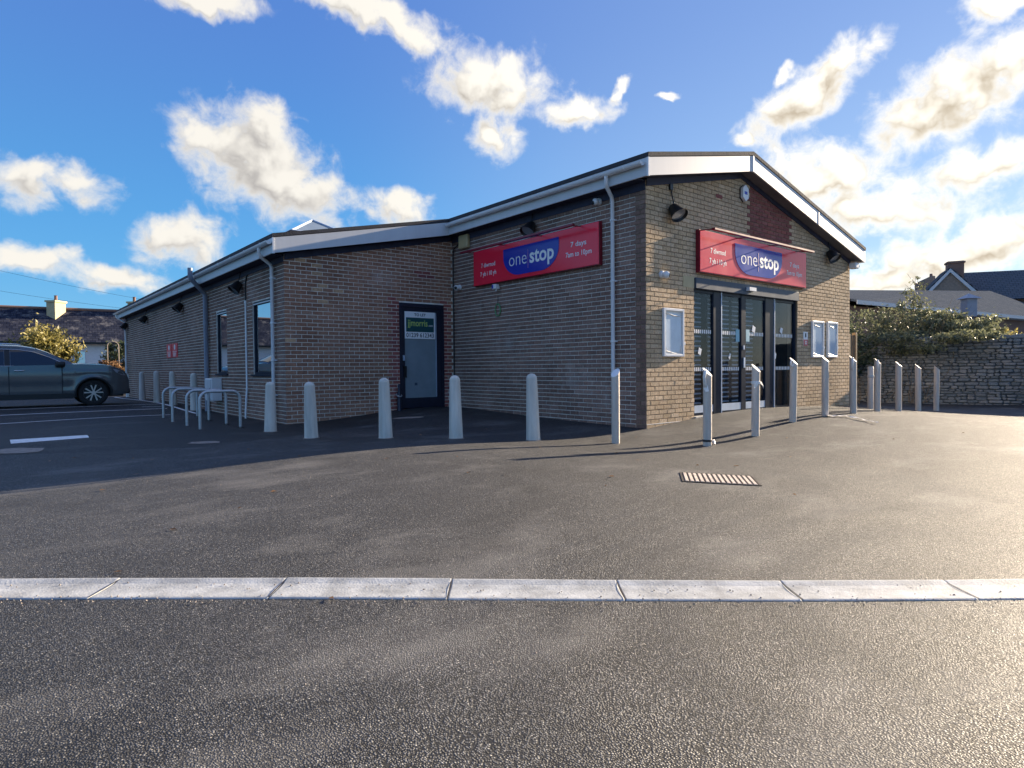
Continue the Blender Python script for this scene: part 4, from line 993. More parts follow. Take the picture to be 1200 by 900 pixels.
SB = [(-1.594, -.718, 'steel bollard in front of the side wall downpipe, its slanted cap turned left', rad(188), None),
      (-.931, -1.779, 'nearest wrapped steel bollard, with torn film at its top and foot, left of the entrance', None, 'loop_tail'),
      (.297, -1.786, 'wrapped steel bollard in front of the sliding doors, film tied around its upper part', None, 'band'),
      (1.841, -1.586, 'wrapped steel bollard at the right edge of the entrance, with a curled film ring', None, 'ring'),
      (2.868, -1.657, 'wrapped steel bollard below the pair of notice boards, film trailing from its foot', None, None),
      (3.863, -1.725, 'wrapped steel bollard at the right corner of the gable wall', None, 'flap'),
      (5.226, -1.627, 'wrapped steel bollard beside the plain grey post, in front of the stone wall', None, 'flap'),
      (6.522, -1.567, 'third steel bollard from the right, in front of the stone wall', None, None),
      (7.681, -1.569, 'second steel bollard from the right, in front of the stone wall', None, None),
      (8.614, -1.642, 'rightmost steel bollard, its cap flashing in the sun', None, None)]
sb0 = steel_post(rad(-78))
def scraps(t, kind):
    if kind in ('loop_tail', 'flap'):
        MB().tube([(-.055, -.02, .97), (-.10, -.03, 1.02), (-.125, -.03, .95), (-.10, -.02, .86), (-.055, -.02, .80)], [.012, .02, .022, .02, .01], 7).build('film_scrap', M['film'], t, smooth=60)
    if kind == 'loop_tail':
        MB().add([(-.05, -.03, .84), (-.10, -.05, .80), (-.155, -.03, .80), (-.12, -.05, .74), (-.06, -.06, .75)], [(0, 1, 3, 4), (1, 2, 3)]).build('film_scrap', M['film'], t)
        MB().lathe([(.060, .06), (.066, .065), (.066, .085), (.060, .09)], 18).build('tie', M['iron'], t)
        MB().tube([(.055, -.02, .05), (.10, -.03, .07), (.085, -.05, .02)], .02, 7).build('film_scrap', M['film'], t, smooth=60)
    if kind == 'band':
        MB().lathe([(.060, .77), (.068, .775), (.068, .81), (.060, .815)], 18).build('film_band', M['film'], t, smooth=50)
        MB().add([(.05, -.05, .82), (.13, -.05, .74), (.145, -.04, .70), (.10, -.05, .74), (.045, -.06, .77)], [(0, 1, 2, 3, 4)]).build('film_scrap', M['film'], t)
        MB().add([(-.05, -.05, .82), (-.13, -.05, .78), (-.15, -.06, .73), (-.10, -.05, .70), (-.045, -.06, .76)], [(0, 1, 2, 3, 4)]).build('film_scrap', M['film'], t)
    if kind == 'ring':
        MB().tube([(-.105 + .045 * math.cos(2 * math.pi * k / 14), -.02, .97 + .05 * math.sin(2 * math.pi * k / 14)) for k in range(15)], .013, 7, False).build('film_ring', M['film'], t, smooth=60)
first = steel_post(SB[0][3]); first['label'] = SB[0][2]; first.location = (SB[0][0], SB[0][1], gz(*SB[0][:2]))
todo = []
for i, (x, y, lab, sl_, kind) in enumerate(SB[1:]):
    o = sb0 if i == 0 else copy_thing(sb0, (0, 0, 0), 0, lab)
    o.location = (x, y, gz(x, y)); o['label'] = lab; o.rotation_euler = (rad(random.uniform(-.8, .8)), rad(random.uniform(-.8, .8)), rad(random.uniform(-6, 6)))
    todo.append((o, kind))
for o, kind in todo: scraps(o, kind)
t = thing('plain_post', 'plain flat-topped grey post behind the row of steel bollards', 'post', (6.80, -.90, gz(6.8, -.9)))
MB().lathe([(.06, -.1), (.06, .93), (.05, .95)], 16).build('tube', M['wrap'], t, smooth=50); MB().lathe([(.064, .70), (.068, .71), (.068, .75), (.064, .76)], 16).build('band', M['galv'], t)
fm = MB(); pts = [(2.80, -1.70), (2.90, -1.83), (2.99, -1.98), (2.84, -2.18), (2.66, -2.42), (2.48, -2.66)]
for a, b, w_ in zip(pts, pts[1:], (.13, .10, .06, .045, .03)): drape(fm, a, b, w_, .012, .05)
fm.v = [(x, y, z + random.uniform(0, .025)) for x, y, z in fm.v]
tag(fm.build('plastic_strip', M['film']), 'torn white plastic strip trailing over the tarmac from a bollard foot', 'plastic strip')

# ------------------------------------------------------------------ cycle stands
def cycle_stand():
    t = thing('cycle_stand', 'x', 'cycle stand', (0, 0, 0), 0, 'steel cycle stands by the long wall')
    pts = [(0, 0, -.1), (0, 0, .53)] + [(.15 - .15 * math.cos(a), 0, .53 + .15 * math.sin(a)) for a in [math.pi / 2 * k / 6 for k in range(1, 7)]]
    pts += [(.70 - p[0], 0, p[2]) for p in reversed(pts)]
    MB().tube(pts, .027, 12).build('hoop', M['galv'], t, smooth=60)
    for x in (0, .70): MB().lathe([(.075, .0), (.075, .008), (.03, .010)], 14, (x, 0, 0)).build('base_flange', M['iron'], t)
    return t
cs = cycle_stand()
for i, (y, lab) in enumerate(((5.55, 'nearest steel cycle stand, lowest in the picture'), (6.53, 'second steel cycle stand from the camera'), (7.76, 'third steel cycle stand from the camera'), (9.3, 'farthest steel cycle stand, by the meter box'))):
    o = cs if i == 0 else copy_thing(cs, (0, 0, 0), 0, lab)
    o.location = (-5.58 + (.12 if i == 3 else 0), y, gz(-5.3, y)); o['label'] = lab; o.rotation_euler = (0, 0, rad(random.uniform(-3, 3)))

# ------------------------------------------------------------------ drain grate
ga = math.atan2(-.531, .420)
t = thing('drain_grate', 'rectangular iron drain grate set in the tarmac before the entrance', 'drain grate', (-3.245, -3.415, gz(-3.245, -3.415)), ga)
_gxs = (gz(-3.245 + .2, -3.415) - gz(-3.245 - .2, -3.415)) / .4; _gys = (gz(-3.245, -3.415 + .2) - gz(-3.245, -3.415 - .2)) / .4
_n = Vector((-_gxs, -_gys, 1)).normalized(); _xa = Vector((math.cos(ga), math.sin(ga), 0)); _xa = (_xa - _n * _xa.dot(_n)).normalized(); _ya = _n.cross(_xa)
t.rotation_euler = Matrix((_xa, _ya, _n)).transposed().to_euler()
L_, W_ = .68, .50
MB().box(-L_ / 2, L_ / 2, -W_ / 2, W_ / 2, -.02, .0035).build('pit', M['iron'], t)
f = MB()
for (a, b, c, d) in ((-L_ / 2, L_ / 2, -W_ / 2, -W_ / 2 + .018), (-L_ / 2, L_ / 2, W_ / 2 - .018, W_ / 2), (-L_ / 2, -L_ / 2 + .018, -W_ / 2 + .018, W_ / 2 - .018), (L_ / 2 - .018, L_ / 2, -W_ / 2 + .018, W_ / 2 - .018)): f.box(a, b, c, d, 0, .007)
f.build('rim', M['iron'], t)
for k in range(14):
    x = -L_ / 2 + .045 + k * (L_ - .09) / 13
    MB().bbox(x - .014, x + .014, -W_ / 2 + .03, W_ / 2 - .03, .0, .010, .003).build('bar', M['rust'], t)

# ------------------------------------------------------------------ parked car (local x forward, front axle at 0, side facing the camera is -y)
def car():
    t = thing('parked_car', 'dark grey estate-style off-road car parked nose-on to the long wall', 'car', (-6.17, 15.90, .078)); t.scale = (.955, .955, .955)
    WB = 2.95; HW = .955
    def hw(x):
        v = HW
        if x > .35: v -= .30 * ((x - .35) / .62) ** 2.4
        if x < -3.3: v -= .10 * ((-3.3 - x) / .65) ** 2
        return v
    tops = [(-3.98, .95), (-3.93, 1.16), (-3.6, 1.215), (-2.0, 1.205), (-.8, 1.235), (-.3, 1.255), (.2, 1.235), (.5, 1.185), (.75, 1.09), (.90, .95), (.965, .74)]
    def ztop(x):
        for (a, za), (b, zb) in zip(tops, tops[1:]):
            if a <= x <= b: return za + (zb - za) * (x - a) / (b - a)
        return tops[0][1] if x < tops[0][0] else tops[-1][1]
    AR = .445
    def zbot(x):
        z = .27 if -3.5 < x < .5 else (.27 + .10 * min(1, (x - .5) / .45) if x > 0 else .32)
        for c in (0, -WB):
            d = AR * AR - (x - c) ** 2
            if d > 0: z = max(z, .385 + math.sqrt(d))
        return z
    def yside(x, z):
        w_ = hw(x)
        k = (z - .75) / .5
        w_ *= 1 - .028 * k * k - (.05 * max(0, (.42 - z) / .2)) 
        w_ -= .018 * math.exp(-((z - .60) / .10) ** 2) * (1 if -2.6 < x < -.5 else .3)       # pressed hollow low on the doors
        w_ += .014 * math.exp(-((z - 1.02) / .05) ** 2)
        for c in (0, -WB):                                                                     # flared arches
            dd = math.hypot(x - c, z - .385)
            w_ += .022 * math.exp(-((dd - AR - .02) / .07) ** 2)
        return w_
    xs = sorted(set([round(-3.98 + .06 * i, 3) for i in range(83) if -3.98 + .06 * i < .965] + [.965] + [c + s * AR * q for c in (0, -WB) for s in (-1, 1) for q in (1.0, .995, .97, .9)]))
    NL = 14; vs = []; fs = []; ring = 2 * NL + 2 * 5 - 1
    for x in xs:
        zb, zt = zbot(x), ztop(x); row = []
        side = [(yside(x, zb + (zt - zb) * i / (NL - 1)), zb + (zt - zb) * i / (NL - 1)) for i in range(NL)]
        wt = side[-1][0]; crown = .045 if x > -.8 else .03
        cap = [(wt * (1 - (j / 5) ** 1.0), zt + crown * (1 - (1 - j / 5) ** 2)) for j in range(1, 5)]
        row = [(-y, z) for y, z in side] + [(-y, z) for y, z in cap] + [(0, zt + crown)] + [(y, z) for y, z in reversed(cap)] + [(y, z) for y, z in reversed(side)]
        vs += [(x, y, z) for y, z in row]
    n = len(row)
    for i in range(len(xs) - 1):
        for k in range(n - 1): fs.append((i * n + k, i * n + n + k, i * n + n + k + 1, i * n + k + 1))
    fs += [tuple(range(n)), tuple(range(len(xs) * n - 1, (len(xs) - 1) * n - 1, -1))]
    body = MB().add(vs, fs).build('body', M['car'], t, smooth=38)
    # floor and wheel wells
    MB().box(-3.85, .8, -.70, .70, .26, .9).build('underbody', M['car_black'], t)
    # greenhouse
    rp = [(-3.93, 1.20), (-3.84, 1.42), (-3.72, 1.64), (-3.45, 1.735), (-2.8, 1.785), (-2.2, 1.79), (-1.75, 1.775), (-1.42, 1.715), (-1.08, 1.575), (-.75, 1.40), (-.55, 1.31), (-.47, 1.265)]
    def zr(x):
        for (a, za), (b, zb) in zip(rp, rp[1:]):
            if a <= x <= b: return za + (zb - za) * (x - a) / (b - a)
        return 1.2
    def yg(x, z): return .885 - .20 * max(0, (z - 1.19)) / .55 - .06 * max(0, (z - 1.5) / .25) ** 2
    gx = [-3.93 + .0828 * i for i in range(43)]; vs = []; fs = []; NG = 9
    for x in gx:
        z1 = max(zr(x), 1.19); sd = [(yg(x, 1.17 + (z1 - 1.17) * i / (NG - 1)), 1.17 + (z1 - 1.17) * i / (NG - 1)) for i in range(NG)]
        wt = sd[-1][0]; cap = [(wt * (1 - j / 4), z1 + .05 * (1 - (1 - j / 4) ** 2)) for j in range(1, 4)]
        row = [(-y, z) for y, z in sd] + [(-y, z) for y, z in cap] + [(0, z1 + .05)] + [(y, z) for y, z in reversed(cap)] + [(y, z) for y, z in reversed(sd)]
        vs += [(x, y, z) for y, z in row]
    n = len(row)
    for i in range(len(gx) - 1):
        for k in range(n - 1): fs.append((i * n + k, i * n + n + k, i * n + n + k + 1, i * n + k + 1))
    fs += [tuple(range(n)), tuple(range(len(gx) * n - 1, (len(gx) - 1) * n - 1, -1))]
    MB().add(vs, fs).build('roof', M['car'], t, smooth=40)
    # windscreen and rear glass as patches following the roof line
    def patch(x0, x1, name, off):
        v = []; f = []; m = 8
        for i in range(7):
            x = x0 + (x1 - x0) * i / 6; z1 = zr(x); wt = yg(x, z1) * .93
            for j in range(m + 1): q = 1 - 2 * j / m; v.append((x + off * .5, wt * q, z1 + .05 * (1 - q * q) + abs(off)))
        for i in range(6):
            for j in range(m): f.append((i * (m + 1) + j, (i + 1) * (m + 1) + j, (i + 1) * (m + 1) + j + 1, i * (m + 1) + j + 1))
        MB().add(v, f).build(name, M['car_glass'], t, smooth='all')
    patch(-1.36, -.53, 'windscreen', .012); patch(-3.88, -3.72, 'rear_window', -.012)
    # side windows, doors, both sides
    def zlid(x): return zr(x) - .115
    def side_patch(s, xa, xb, zlo, zhi, off, name, mat, par, nx=16, nz=8, green=False):
        v = []; f = []
        for i in range(nx + 1):
            x = xa + (xb - xa) * i / nx; lo, hi = (q(x) if callable(q) else q for q in (zlo, zhi)); hi = max(hi, lo + .004)
            for j in range(nz + 1):
                z = lo + (hi - lo) * j / nz; y = (yg(x, z) if green else yside(x, z)) + off
                v.append((x, s * y, z))
        for i in range(nx):
            for j in range(nz):
                q = (i * (nz + 1) + j, (i + 1) * (nz + 1) + j, (i + 1) * (nz + 1) + j + 1, i * (nz + 1) + j + 1); f.append(q if s < 0 else tuple(reversed(q)))
        # returned edges give the panel its shut lines
        edge = [i * (nz + 1) for i in range(nx + 1)] + [nx * (nz + 1) + j for j in range(1, nz + 1)] + [i * (nz + 1) + nz for i in range(nx - 1, -1, -1)] + [j for j in range(nz - 1, 0, -1)]
        o_ = len(v); v += [(v[e][0], v[e][1] - s * (off + .004), v[e][2]) for e in edge]; k = len(edge)
        for a in range(k): q = (edge[a], edge[(a + 1) % k], o_ + (a + 1) % k, o_ + a); f.append(tuple(reversed(q)) if s < 0 else q)
        return MB().add(v, f).build(name, mat, par, smooth=45)
    for s in (-1, 1):
        fdoor = side_patch(s, -1.99, -.78, .39, 1.185, .010, 'door', M['car'], t)
        def rear_lo(x):
            d = (AR + .05) ** 2 - (x + WB) ** 2
            return max(.39, .385 + math.sqrt(d)) if d > 0 else .39
        rdoor = side_patch(s, -2.93, -2.005, rear_lo, 1.185, .009, 'door', M['car'], t)
        side_patch(s, -1.95, -.76, 1.205, zlid, .014, 'window', M['car_glass'], fdoor, green=True)
        side_patch(s, -2.82, -2.10, 1.205, zlid, .014, 'window', M['car_glass'], rdoor, green=True)
        side_patch(s, -3.52, -2.90, 1.215, lambda x: zlid(x) - .01, .014, 'quarter_window', M['car_glass'], t, green=True)
        side_patch(s, -2.085, -1.965, 1.205, zlid, .010, 'door_pillar', M['car_black'], t, 2, 6, True)
        MB().tube([(-3.5, s * .888, 1.205), (-2, s * .895, 1.203), (-.86, s * .893, 1.203)], .009, 6).build('belt_trim', M['chrome'], t)
        MB().tube([(x, s * (yg(x, zlid(x)) + .016), zlid(x) + .008) for x in [-3.5 + .137 * i for i in range(21)]], .008, 6).build('window_trim', M['chrome'], t)
        for x in (-.772, -1.998, -2.938): side_patch(s, x - .012, x + .012, max(.40, rear_lo(x)) if x < -2.5 else .40, 1.18, .0125, 'shut_line', M['car_black'], t, 1, 8)
        for x, par in ((-1.78, fdoor), (-2.72, rdoor)):
            MB().tube([(x - .10, s * (yside(x, 1.07) + .012), 1.07), (x - .08, s * (yside(x, 1.07) + .045), 1.068), (x + .10, s * (yside(x, 1.07) + .045), 1.068), (x + .13, s * (yside(x, 1.07) + .012), 1.07)], .014, 8).build('handle', M['chrome'], par, smooth=60)
        mi = MB(); mi.bbox(-.13, .10, -.10, .10, -.075, .075, .03)
        mo = mi.build('mirror', M['car_black'], t, smooth=40, loc=(-.80, s * 1.03, 1.25)); MB().box(-.84, -.77, min(s * .86, s * .95), max(s * .86, s * .95), 1.20, 1.225).build('mirror_stalk', M['car_black'], t)
        MB().tube([(x, s * .66, zr(x) + .05) for x in (-3.35, -3.2, -2.7, -2.2, -1.85, -1.72)], [.012, .02, .02, .02, .018, .01], 8).build('roof_rail', M['chrome'], t, smooth=60)
        MB().box(-2.45, -.50, min(s * .86, s * .945), max(s * .86, s * .962), .235, .385).build('sill_trim', M['car_black'], t)
        for c in (0, -WB):
            pts = [(c + (AR + .012) * math.cos(a), s * (yside(c + AR * math.cos(a), .385 + AR * math.sin(a)) + .006), .385 + (AR + .012) * math.sin(a)) for a in [rad(-10 + 200 * k / 22) for k in range(23)]]
            MB().tube(pts, .030, 8).build('arch_trim', M['car_black'], t, smooth=60)
        hl = [(.50, 1.11), (.66, 1.07), (.80, .985), (.86, .90), (.74, .92), (.58, 1.0)]
        v = [(x, s * (yside(x, min(z, ztop(x))) + .012), z) for x, z in hl]
        MB().add(v, [tuple(range(6)) if s < 0 else tuple(range(5, -1, -1))]).build('headlight', M['lamp_clear'], t)
        MB().box(-3.99, -3.9, min(s * .62, s * .90), max(s * .62, s * .90), .93, 1.12).build('tail_light', M['lamp_red'], t)
    MB().bbox(.90, .985, -.52, .52, .52, .78, .02).build('grille', M['car_black'], t); MB().bbox(.80, .99, -.66, .66, .33, .50, .03).build('bumper', M['car_black'], t)
    MB().box(.986, .992, -.26, .26, .40, .50).build('number_plate', M['plate'], t)
    MB().box(-1.05, -1.0, -.55, -.15, 1.1, 1.5).build('seat', M['car_black'], t)
    # wheels
    tyre = MB(); tp = []
    for (r_, y_) in ((.245, -.11), (.30, -.128), (.36, -.125), (.388, -.105), (.395, -.05), (.395, .05), (.388, .105), (.36, .125), (.30, .128), (.245, .11)): tp.append((r_, y_))
    q = Matrix.Rotation(rad(90), 4, 'X')
    tyre.lathe(tp, 40, M=q); tyre.f = tyre.f[:-2]; tyre.t = tyre.t[:-2]; tyre.m = tyre.m[:-2]; tym = tyre.mesh('tyre', M['rubber'], 35)
    rim = MB(); rim.lathe([(.262, -.118), (.268, -.112), (.262, -.06), (.25, .08)], 40, M=q)
    rim.f = rim.f[:-2]; rim.t = rim.t[:-2]; rim.m = rim.m[:-2]
    rimm = rim.mesh('rim', M['alloy'], 40)
    hub = MB(); hub.lathe([(.25, -.03), (.25, -.02)], 30, M=q); hubm = hub.mesh('hub', M['car_black'])
    sp = MB()
    for k in range(5):
        a = rad(72 * k + 18)
        for da in (-.27, .27):
            d0 = Vector((math.cos(a + da * .35), 0, math.sin(a + da * .35))); d1 = Vector((math.cos(a + da), 0, math.sin(a + da)))
            tt = Vector((-d1.z, 0, d1.x)); w0, w1 = .013, .021
            p = [d0 * .05 - tt * w0, d0 * .05 + tt * w0, d1 * .262 + tt * w1, d1 * .262 - tt * w1]
            v = [Vector((0, .105, 0)) + x for x in p] + [Vector((0, .075, 0)) + x for x in p]
            sp.add(v, [(3, 2, 1, 0), (4, 5, 6, 7)] + [(i, (i + 1) % 4, (i + 1) % 4 + 4, i + 4) for i in range(4)])
    sp.lathe([(.06, -.118), (.055, -.122), (.0, -.122)], 16, M=q)
    spm = sp.mesh('spokes', M['alloy'])
    for c in (0, -WB):
        for s in (-1, 1):
            w_ = put(tym, 'wheel', t, (c, s * .80, .385))
            if s < 0: w_.rotation_euler = (0, 0, math.pi)
            for me, nm in ((rimm, 'rim'), (hubm, 'hub'), (spm, 'spokes')): put(me, nm, w_)
    return t
car()

# ------------------------------------------------------------------ foliage helpers
def foliage(mb, c, r, n, size, rng, clumps=26, squash=1.0, tone=(0, 1)):
    """leaf quads gathered in clumps through an ellipsoid"""
    cs_ = []
    for _ in range(clumps):
        while True:
            p = Vector((rng.uniform(-1, 1), rng.uniform(-1, 1), rng.uniform(-1, 1)))
            if .25 < p.length < 1: break
        p *= (.55 + .45 * rng.random()) / max(p.length, .4) * p.length ** .3
        cs_.append((p, rng.uniform(.16, .40), rng.uniform(*tone)))
    for _ in range(n):
        p, cr_, tn = rng.choice(cs_)
        o = Vector((rng.gauss(0, .5), rng.gauss(0, .5), rng.gauss(0, .5))) * cr_
        q = p + o
        pos = Vector((c[0] + q.x * r[0], c[1] + q.y * r[1], c[2] + q.z * r[2]))
        s = size * rng.uniform(.6, 1.4)
        a = Vector((rng.gauss(0, 1), rng.gauss(0, 1), rng.gauss(0, 1))).normalized(); b = a.cross(Vector((rng.gauss(0, 1), rng.gauss(0, 1), rng.gauss(0, 1)))).normalized()
        mb.add([pos - a * s, pos + b * s * .45, pos + a * s, pos - b * s * .45], [(0, 1, 2, 3)], min(1, max(0, tn + rng.uniform(-.25, .25))))
def twigs(mb, base, spread, n, h, rng, r=.008):
    for _ in range(n):
        p = Vector(base) + Vector((rng.uniform(-1, 1) * spread[0], rng.uniform(-1, 1) * spread[1], 0)); d = Vector((rng.gauss(0, .35), rng.gauss(0, .35), 1)).normalized()
        pts = [p]; L2 = h * rng.uniform(.6, 1.15)
        for k in range(5): d = (d + Vector((rng.gauss(0, .22), rng.gauss(0, .22), rng.gauss(-.03, .12)))).normalized(); pts.append(pts[-1] + d * L2 / 5)
        mb.tube(pts, [r * 1.6, r * 1.3, r, r * .8, r * .6, r * .3], 5, False)

# ------------------------------------------------------------------ stone wall on the right
wa, wb = Vector((12.9, 3.3, 0)), Vector((15.1, -5.6, 0)); wd = (wb - wa); WLEN = wd.length; wt_ = wd.normalized(); wn_ = Vector((wt_.y, -wt_.x, 0))
if wn_.dot(CAM - wa) < 0: wn_ = -wn_
sw = thing('stone_wall', 'old rubble stone boundary wall with dark joints right of the shop', 'wall', (wa.x, wa.y, 0), math.atan2(wt_.y, wt_.x))
# local: x along, -y or +y faces the camera
fs_ = -1 if (Matrix.Rotation(math.atan2(wt_.y, wt_.x), 3, 'Z') @ Vector((0, -1, 0))).dot(wn_) > 0 else 1
WTOP = 1.83
MB().box(0, WLEN, -.20, .20, -.6, WTOP - .06).build('core', M['stone_core'], sw)
rng = random.Random(11)
stones = []; z = -.5
while z < WTOP - .04:
    hgt = rng.uniform(.06, .12); x = rng.uniform(-.2, 0)
    while x < WLEN:
        w_ = rng.uniform(.10, .34); stones.append((x, min(w_, WLEN - x), z + rng.uniform(-.012, .012), hgt)); x += w_
    z += hgt
def stone_geo(mb, x, w_, z, h_, tint):
    g = .009; d = .20 + rng.uniform(.02, .07); j = lambda s=.014: rng.uniform(-s, s)
    x0, x1, z0, z1 = x + g, x + w_ - g, z + g, z + h_ - g; c = min(.03, h_ * .3)
    ring = [(x0 + c, z0), (x1 - c, z0 + j()), (x1, z0 + c), (x1 + j(), z1 - c), (x1 - c, z1), (x0 + c, z1 + j()), (x0, z1 - c), (x0 + j(), z0 + c)]
    cx, cz = (x0 + x1) / 2, (z0 + z1) / 2
    front = [(cx + (a - cx) * .82, cz + (b - cz) * .78) for a, b in ring]
    vs = [(a, fs_ * .19, b) for a, b in ring] + [(a, fs_ * (d - .02), b) for a, b in ring] + [(a, fs_ * (d + j(.006)), b) for a, b in front]
    n = 8; fs = [(k, (k + 1) % n, n + (k + 1) % n, n + k) for k in range(n)] + [(n + k, n + (k + 1) % n, 2 * n + (k + 1) % n, 2 * n + k) for k in range(n)] + [tuple(range(2 * n, 3 * n))]
    if fs_ > 0: fs = [tuple(reversed(f)) for f in fs]
    mb.add(vs, fs, tint)
def stone_score(s):
    p = sw.matrix_basis @ Vector((s[0] + s[1] / 2, fs_ * .24, s[2] + s[3] / 2)); q = project(p)
    if not (1005 < q[0] < 1199) or s[2] < -.2: return 0
    if p.z > 1.35 and q[0] < 1090: return 0
    return s[1] * s[3] / q[2] ** 2
stones.sort(key=lambda s: -stone_score(s))
for s in stones[:300]:
    mb = MB(); stone_geo(mb, s[0], s[1], s[2], s[3], rng.random()); mb.v = [(a - s[0], b, c - s[2]) for a, b, c in mb.v]
    mb.build('stone', M['stone'], sw, loc=(s[0], 0, s[2]))
mb = MB()
for s in stones[300:]: stone_geo(mb, s[0], s[1], s[2], s[3], rng.random())
o = mb.build('stonework', M['stone'], sw); o['kind'] = 'stuff'
x = 0; 
while x < WLEN:
    w_ = rng.uniform(.25, .5); m_ = MB(); m_.bbox(x + .01, min(x + w_, WLEN) - .01, -.24, .24, WTOP - .055, WTOP + rng.uniform(.01, .05), .02); m_.build('coping', M['stone'], sw); x += w_

# timber fence closing the gap beside the shop
t = thing('timber_fence', 'upright brown timber fence between the shop corner and the stone wall', 'fence', (7.92, .35, 0))
for k in range(9):
    m_ = MB(); x = k * .125; m_.bbox(x, x + .105, -.012 + (k % 2) * .004, .012 + (k % 2) * .004, -.15, 1.84 + rng.uniform(-.015, .015), .005); m_.build('plank', M['timber'], t)
for z in (.3, 1.0, 1.6): MB().box(-.02, 1.12, .018, .06, z, z + .08).build('rail', M['timber'], t)
MB().bbox(1.12, 1.22, -.03, .07, -.15, 1.90, .008).build('post', M['timber'], t)

# hedge and shrubs behind and over the wall
def shrub(name, label, cat, loc, blobs_, mat, n, size, twig_n, twig_h, seed, group=None, clumps=26):
    rg = random.Random(seed); t = thing(name, label, cat, loc, 0, group); mb = MB()
    for c, r, share in blobs_: foliage(mb, c, r, int(n * share), size, rg, clumps)
    o = mb.build('foliage', mat, t); o['kind'] = 'stuff'
    tw = MB(); twigs(tw, (0, 0, -.1), (blobs_[0][1][0] * .8, blobs_[0][1][1] * .8), twig_n, twig_h, rg)
    tw.build('stems', M['twig'], t); return t
shrub('hedge_shrub', 'bushy olive shrub just right of the shop corner, behind the timber fence', 'shrub', (11.6, 2.2, -.2),
      [((0, 0, 1.7), (1.1, 1.0, .85), .6), ((1.2, -.3, 1.5), (.9, .8, .8), .4)], M['leaf_dark'], 5200, .055, 26, 2.5, 3, 'shrubs over the stone wall')
shrub('hedge_shrub', 'tall overgrown grey-green hedge behind the middle of the stone wall', 'hedge', (15.2, 1.0, -.2),
      [((-.9, 1.2, 2.1), (1.3, 1.2, 1.05), .25), ((0, .2, 2.2), (1.5, 1.1, 1.15), .3), ((.6, -.9, 1.9), (1.3, 1.0, 1.0), .25), ((-1.3, 0.1, 1.9), (.7, 1.3, .55), .15), ((.5, -.5, 2.45), (1.1, 1.2, .75), .2), ((.7, -1.7, 2.15), (.9, .8, .62), .12)], M['leaf_olive'], 17000, .055, 170, 3.35, 4, 'shrubs over the stone wall', 46)
shrub('hedge_shrub', 'low yellowish shrub at the right end of the hedge above the wall', 'shrub', (15.6, -1.15, -.2),
      [((0, 0, 1.75), (1.0, .75, .62), .7), ((.3, -.7, 1.6), (.6, .5, .45), .3)], M['leaf_gold'], 2600, .055, 20, 2.2, 5, 'shrubs over the stone wall')
shrub('trailing_bramble', 'tangled bramble hanging over the left part of the stone wall', 'bramble', (13.15, .9, 0),
      [((0, .6, 1.55), (.5, 1.2, .5), .4), ((.05, -.7, 1.7), (.42, 1.2, .36), .25), ((-.1, 1.4, 1.2), (.35, .8, .6), .2), ((.1, -1.9, 1.85), (.3, .9, .2), .15)], M['leaf_olive'], 7000, .045, 40, 1.7, 6, None, 30)
t = thing('sapling', 'thin bare sapling with a few leaves rising above the hedge', 'sapling', (15.7, 1.1, -.2)); rg = random.Random(8)
m_ = MB(); m_.tube([(0, 0, 0), (.05, .02, 1.6), (.12, .1, 3.0), (.2, .08, 3.8), (.16, .05, 4.25)], [.03, .024, .016, .01, .005], 7)
for k in range(10): z = 2.6 + k * .16; a = rg.uniform(0, 6); m_.tube([(.1, .06, z), (.1 + .2 * math.cos(a), .06 + .2 * math.sin(a), z + .16), (.1 + .34 * math.cos(a), .06 + .34 * math.sin(a), z + .30)], [.008, .005, .003], 5, False)
m_.build('stem', M['twig'], t)
lv = MB(); foliage(lv, (.15, .06, 3.75), (.38, .38, .5), 190, .055, rg, 14); foliage(lv, (.1, .05, 3.0), (.6, .6, .5), 320, .055, rg, 16); lv.build('foliage', M['leaf_olive'], t)

# ------------------------------------------------------------------ buildings beyond the wall
def uvmesh(pts, mat, name, parent, thick=.0):
    """roof plane with UVs in metres (first edge along u)"""
    me = bpy.data.meshes.new(name); P = [Vector(p) for p in pts]
    nrm_ = (P[1] - P[0]).cross(P[3] - P[0]).normalized() * thick; n = len(P)
    vs = P + [p - nrm_ for p in P] if thick else P
    fs = [tuple(range(n))] + ([tuple(range(2 * n - 1, n - 1, -1))] + [(i, i + n, (i + 1) % n + n, (i + 1) % n) for i in range(n)] if thick else [])
    me.from_pydata([tuple(p) for p in vs], [], fs); me.materials.append(mat)
    uvl = me.uv_layers.new(name='UVMap'); e1 = (P[1] - P[0]).normalized(); e2 = (nrm_.normalized() if thick else (P[1] - P[0]).cross(P[3] - P[0]).normalized()).cross(e1)
    for l in me.loops: d = Vector(me.vertices[l.vertex_index].co) - P[0]; uvl.data[l.index].uv = (d.dot(e1), d.dot(e2))
    return put(me, name, parent)
b1 = thing('low_outbuilding', 'low brown outbuilding with slate roof and white fascia behind the hedge', 'building')
ed = (Vector((33.26, 1.74, 0)) - Vector((17.0, 3.49, 0))).normalized(); en_ = Vector((-ed.y, ed.x, 0)); e0 = Vector((17.0, 3.49, 0))
def E(a, b, z): p = e0 + ed * a + en_ * b; return (p.x, p.y, z)
m_ = MB(); m_.add([E(.15, .35, -1), E(19, .35, -1), E(19, 6, -1), E(.15, 6, -1), E(.15, .35, 3.35), E(19, .35, 3.35), E(19, 6, 3.35), E(.15, 6, 3.35)], [(0, 3, 2, 1), (4, 5, 6, 7), (0, 1, 5, 4), (1, 2, 6, 5), (2, 3, 7, 6), (3, 0, 4, 7)]); m_.build('wall', M['render_brown'], b1)
uvmesh([E(0, 0, 3.54), E(24, 0, 3.54), E(24, 4.2, 5.75), E(0, 2.6, 4.20)], M['slate_right'], 'roof', b1, .08)
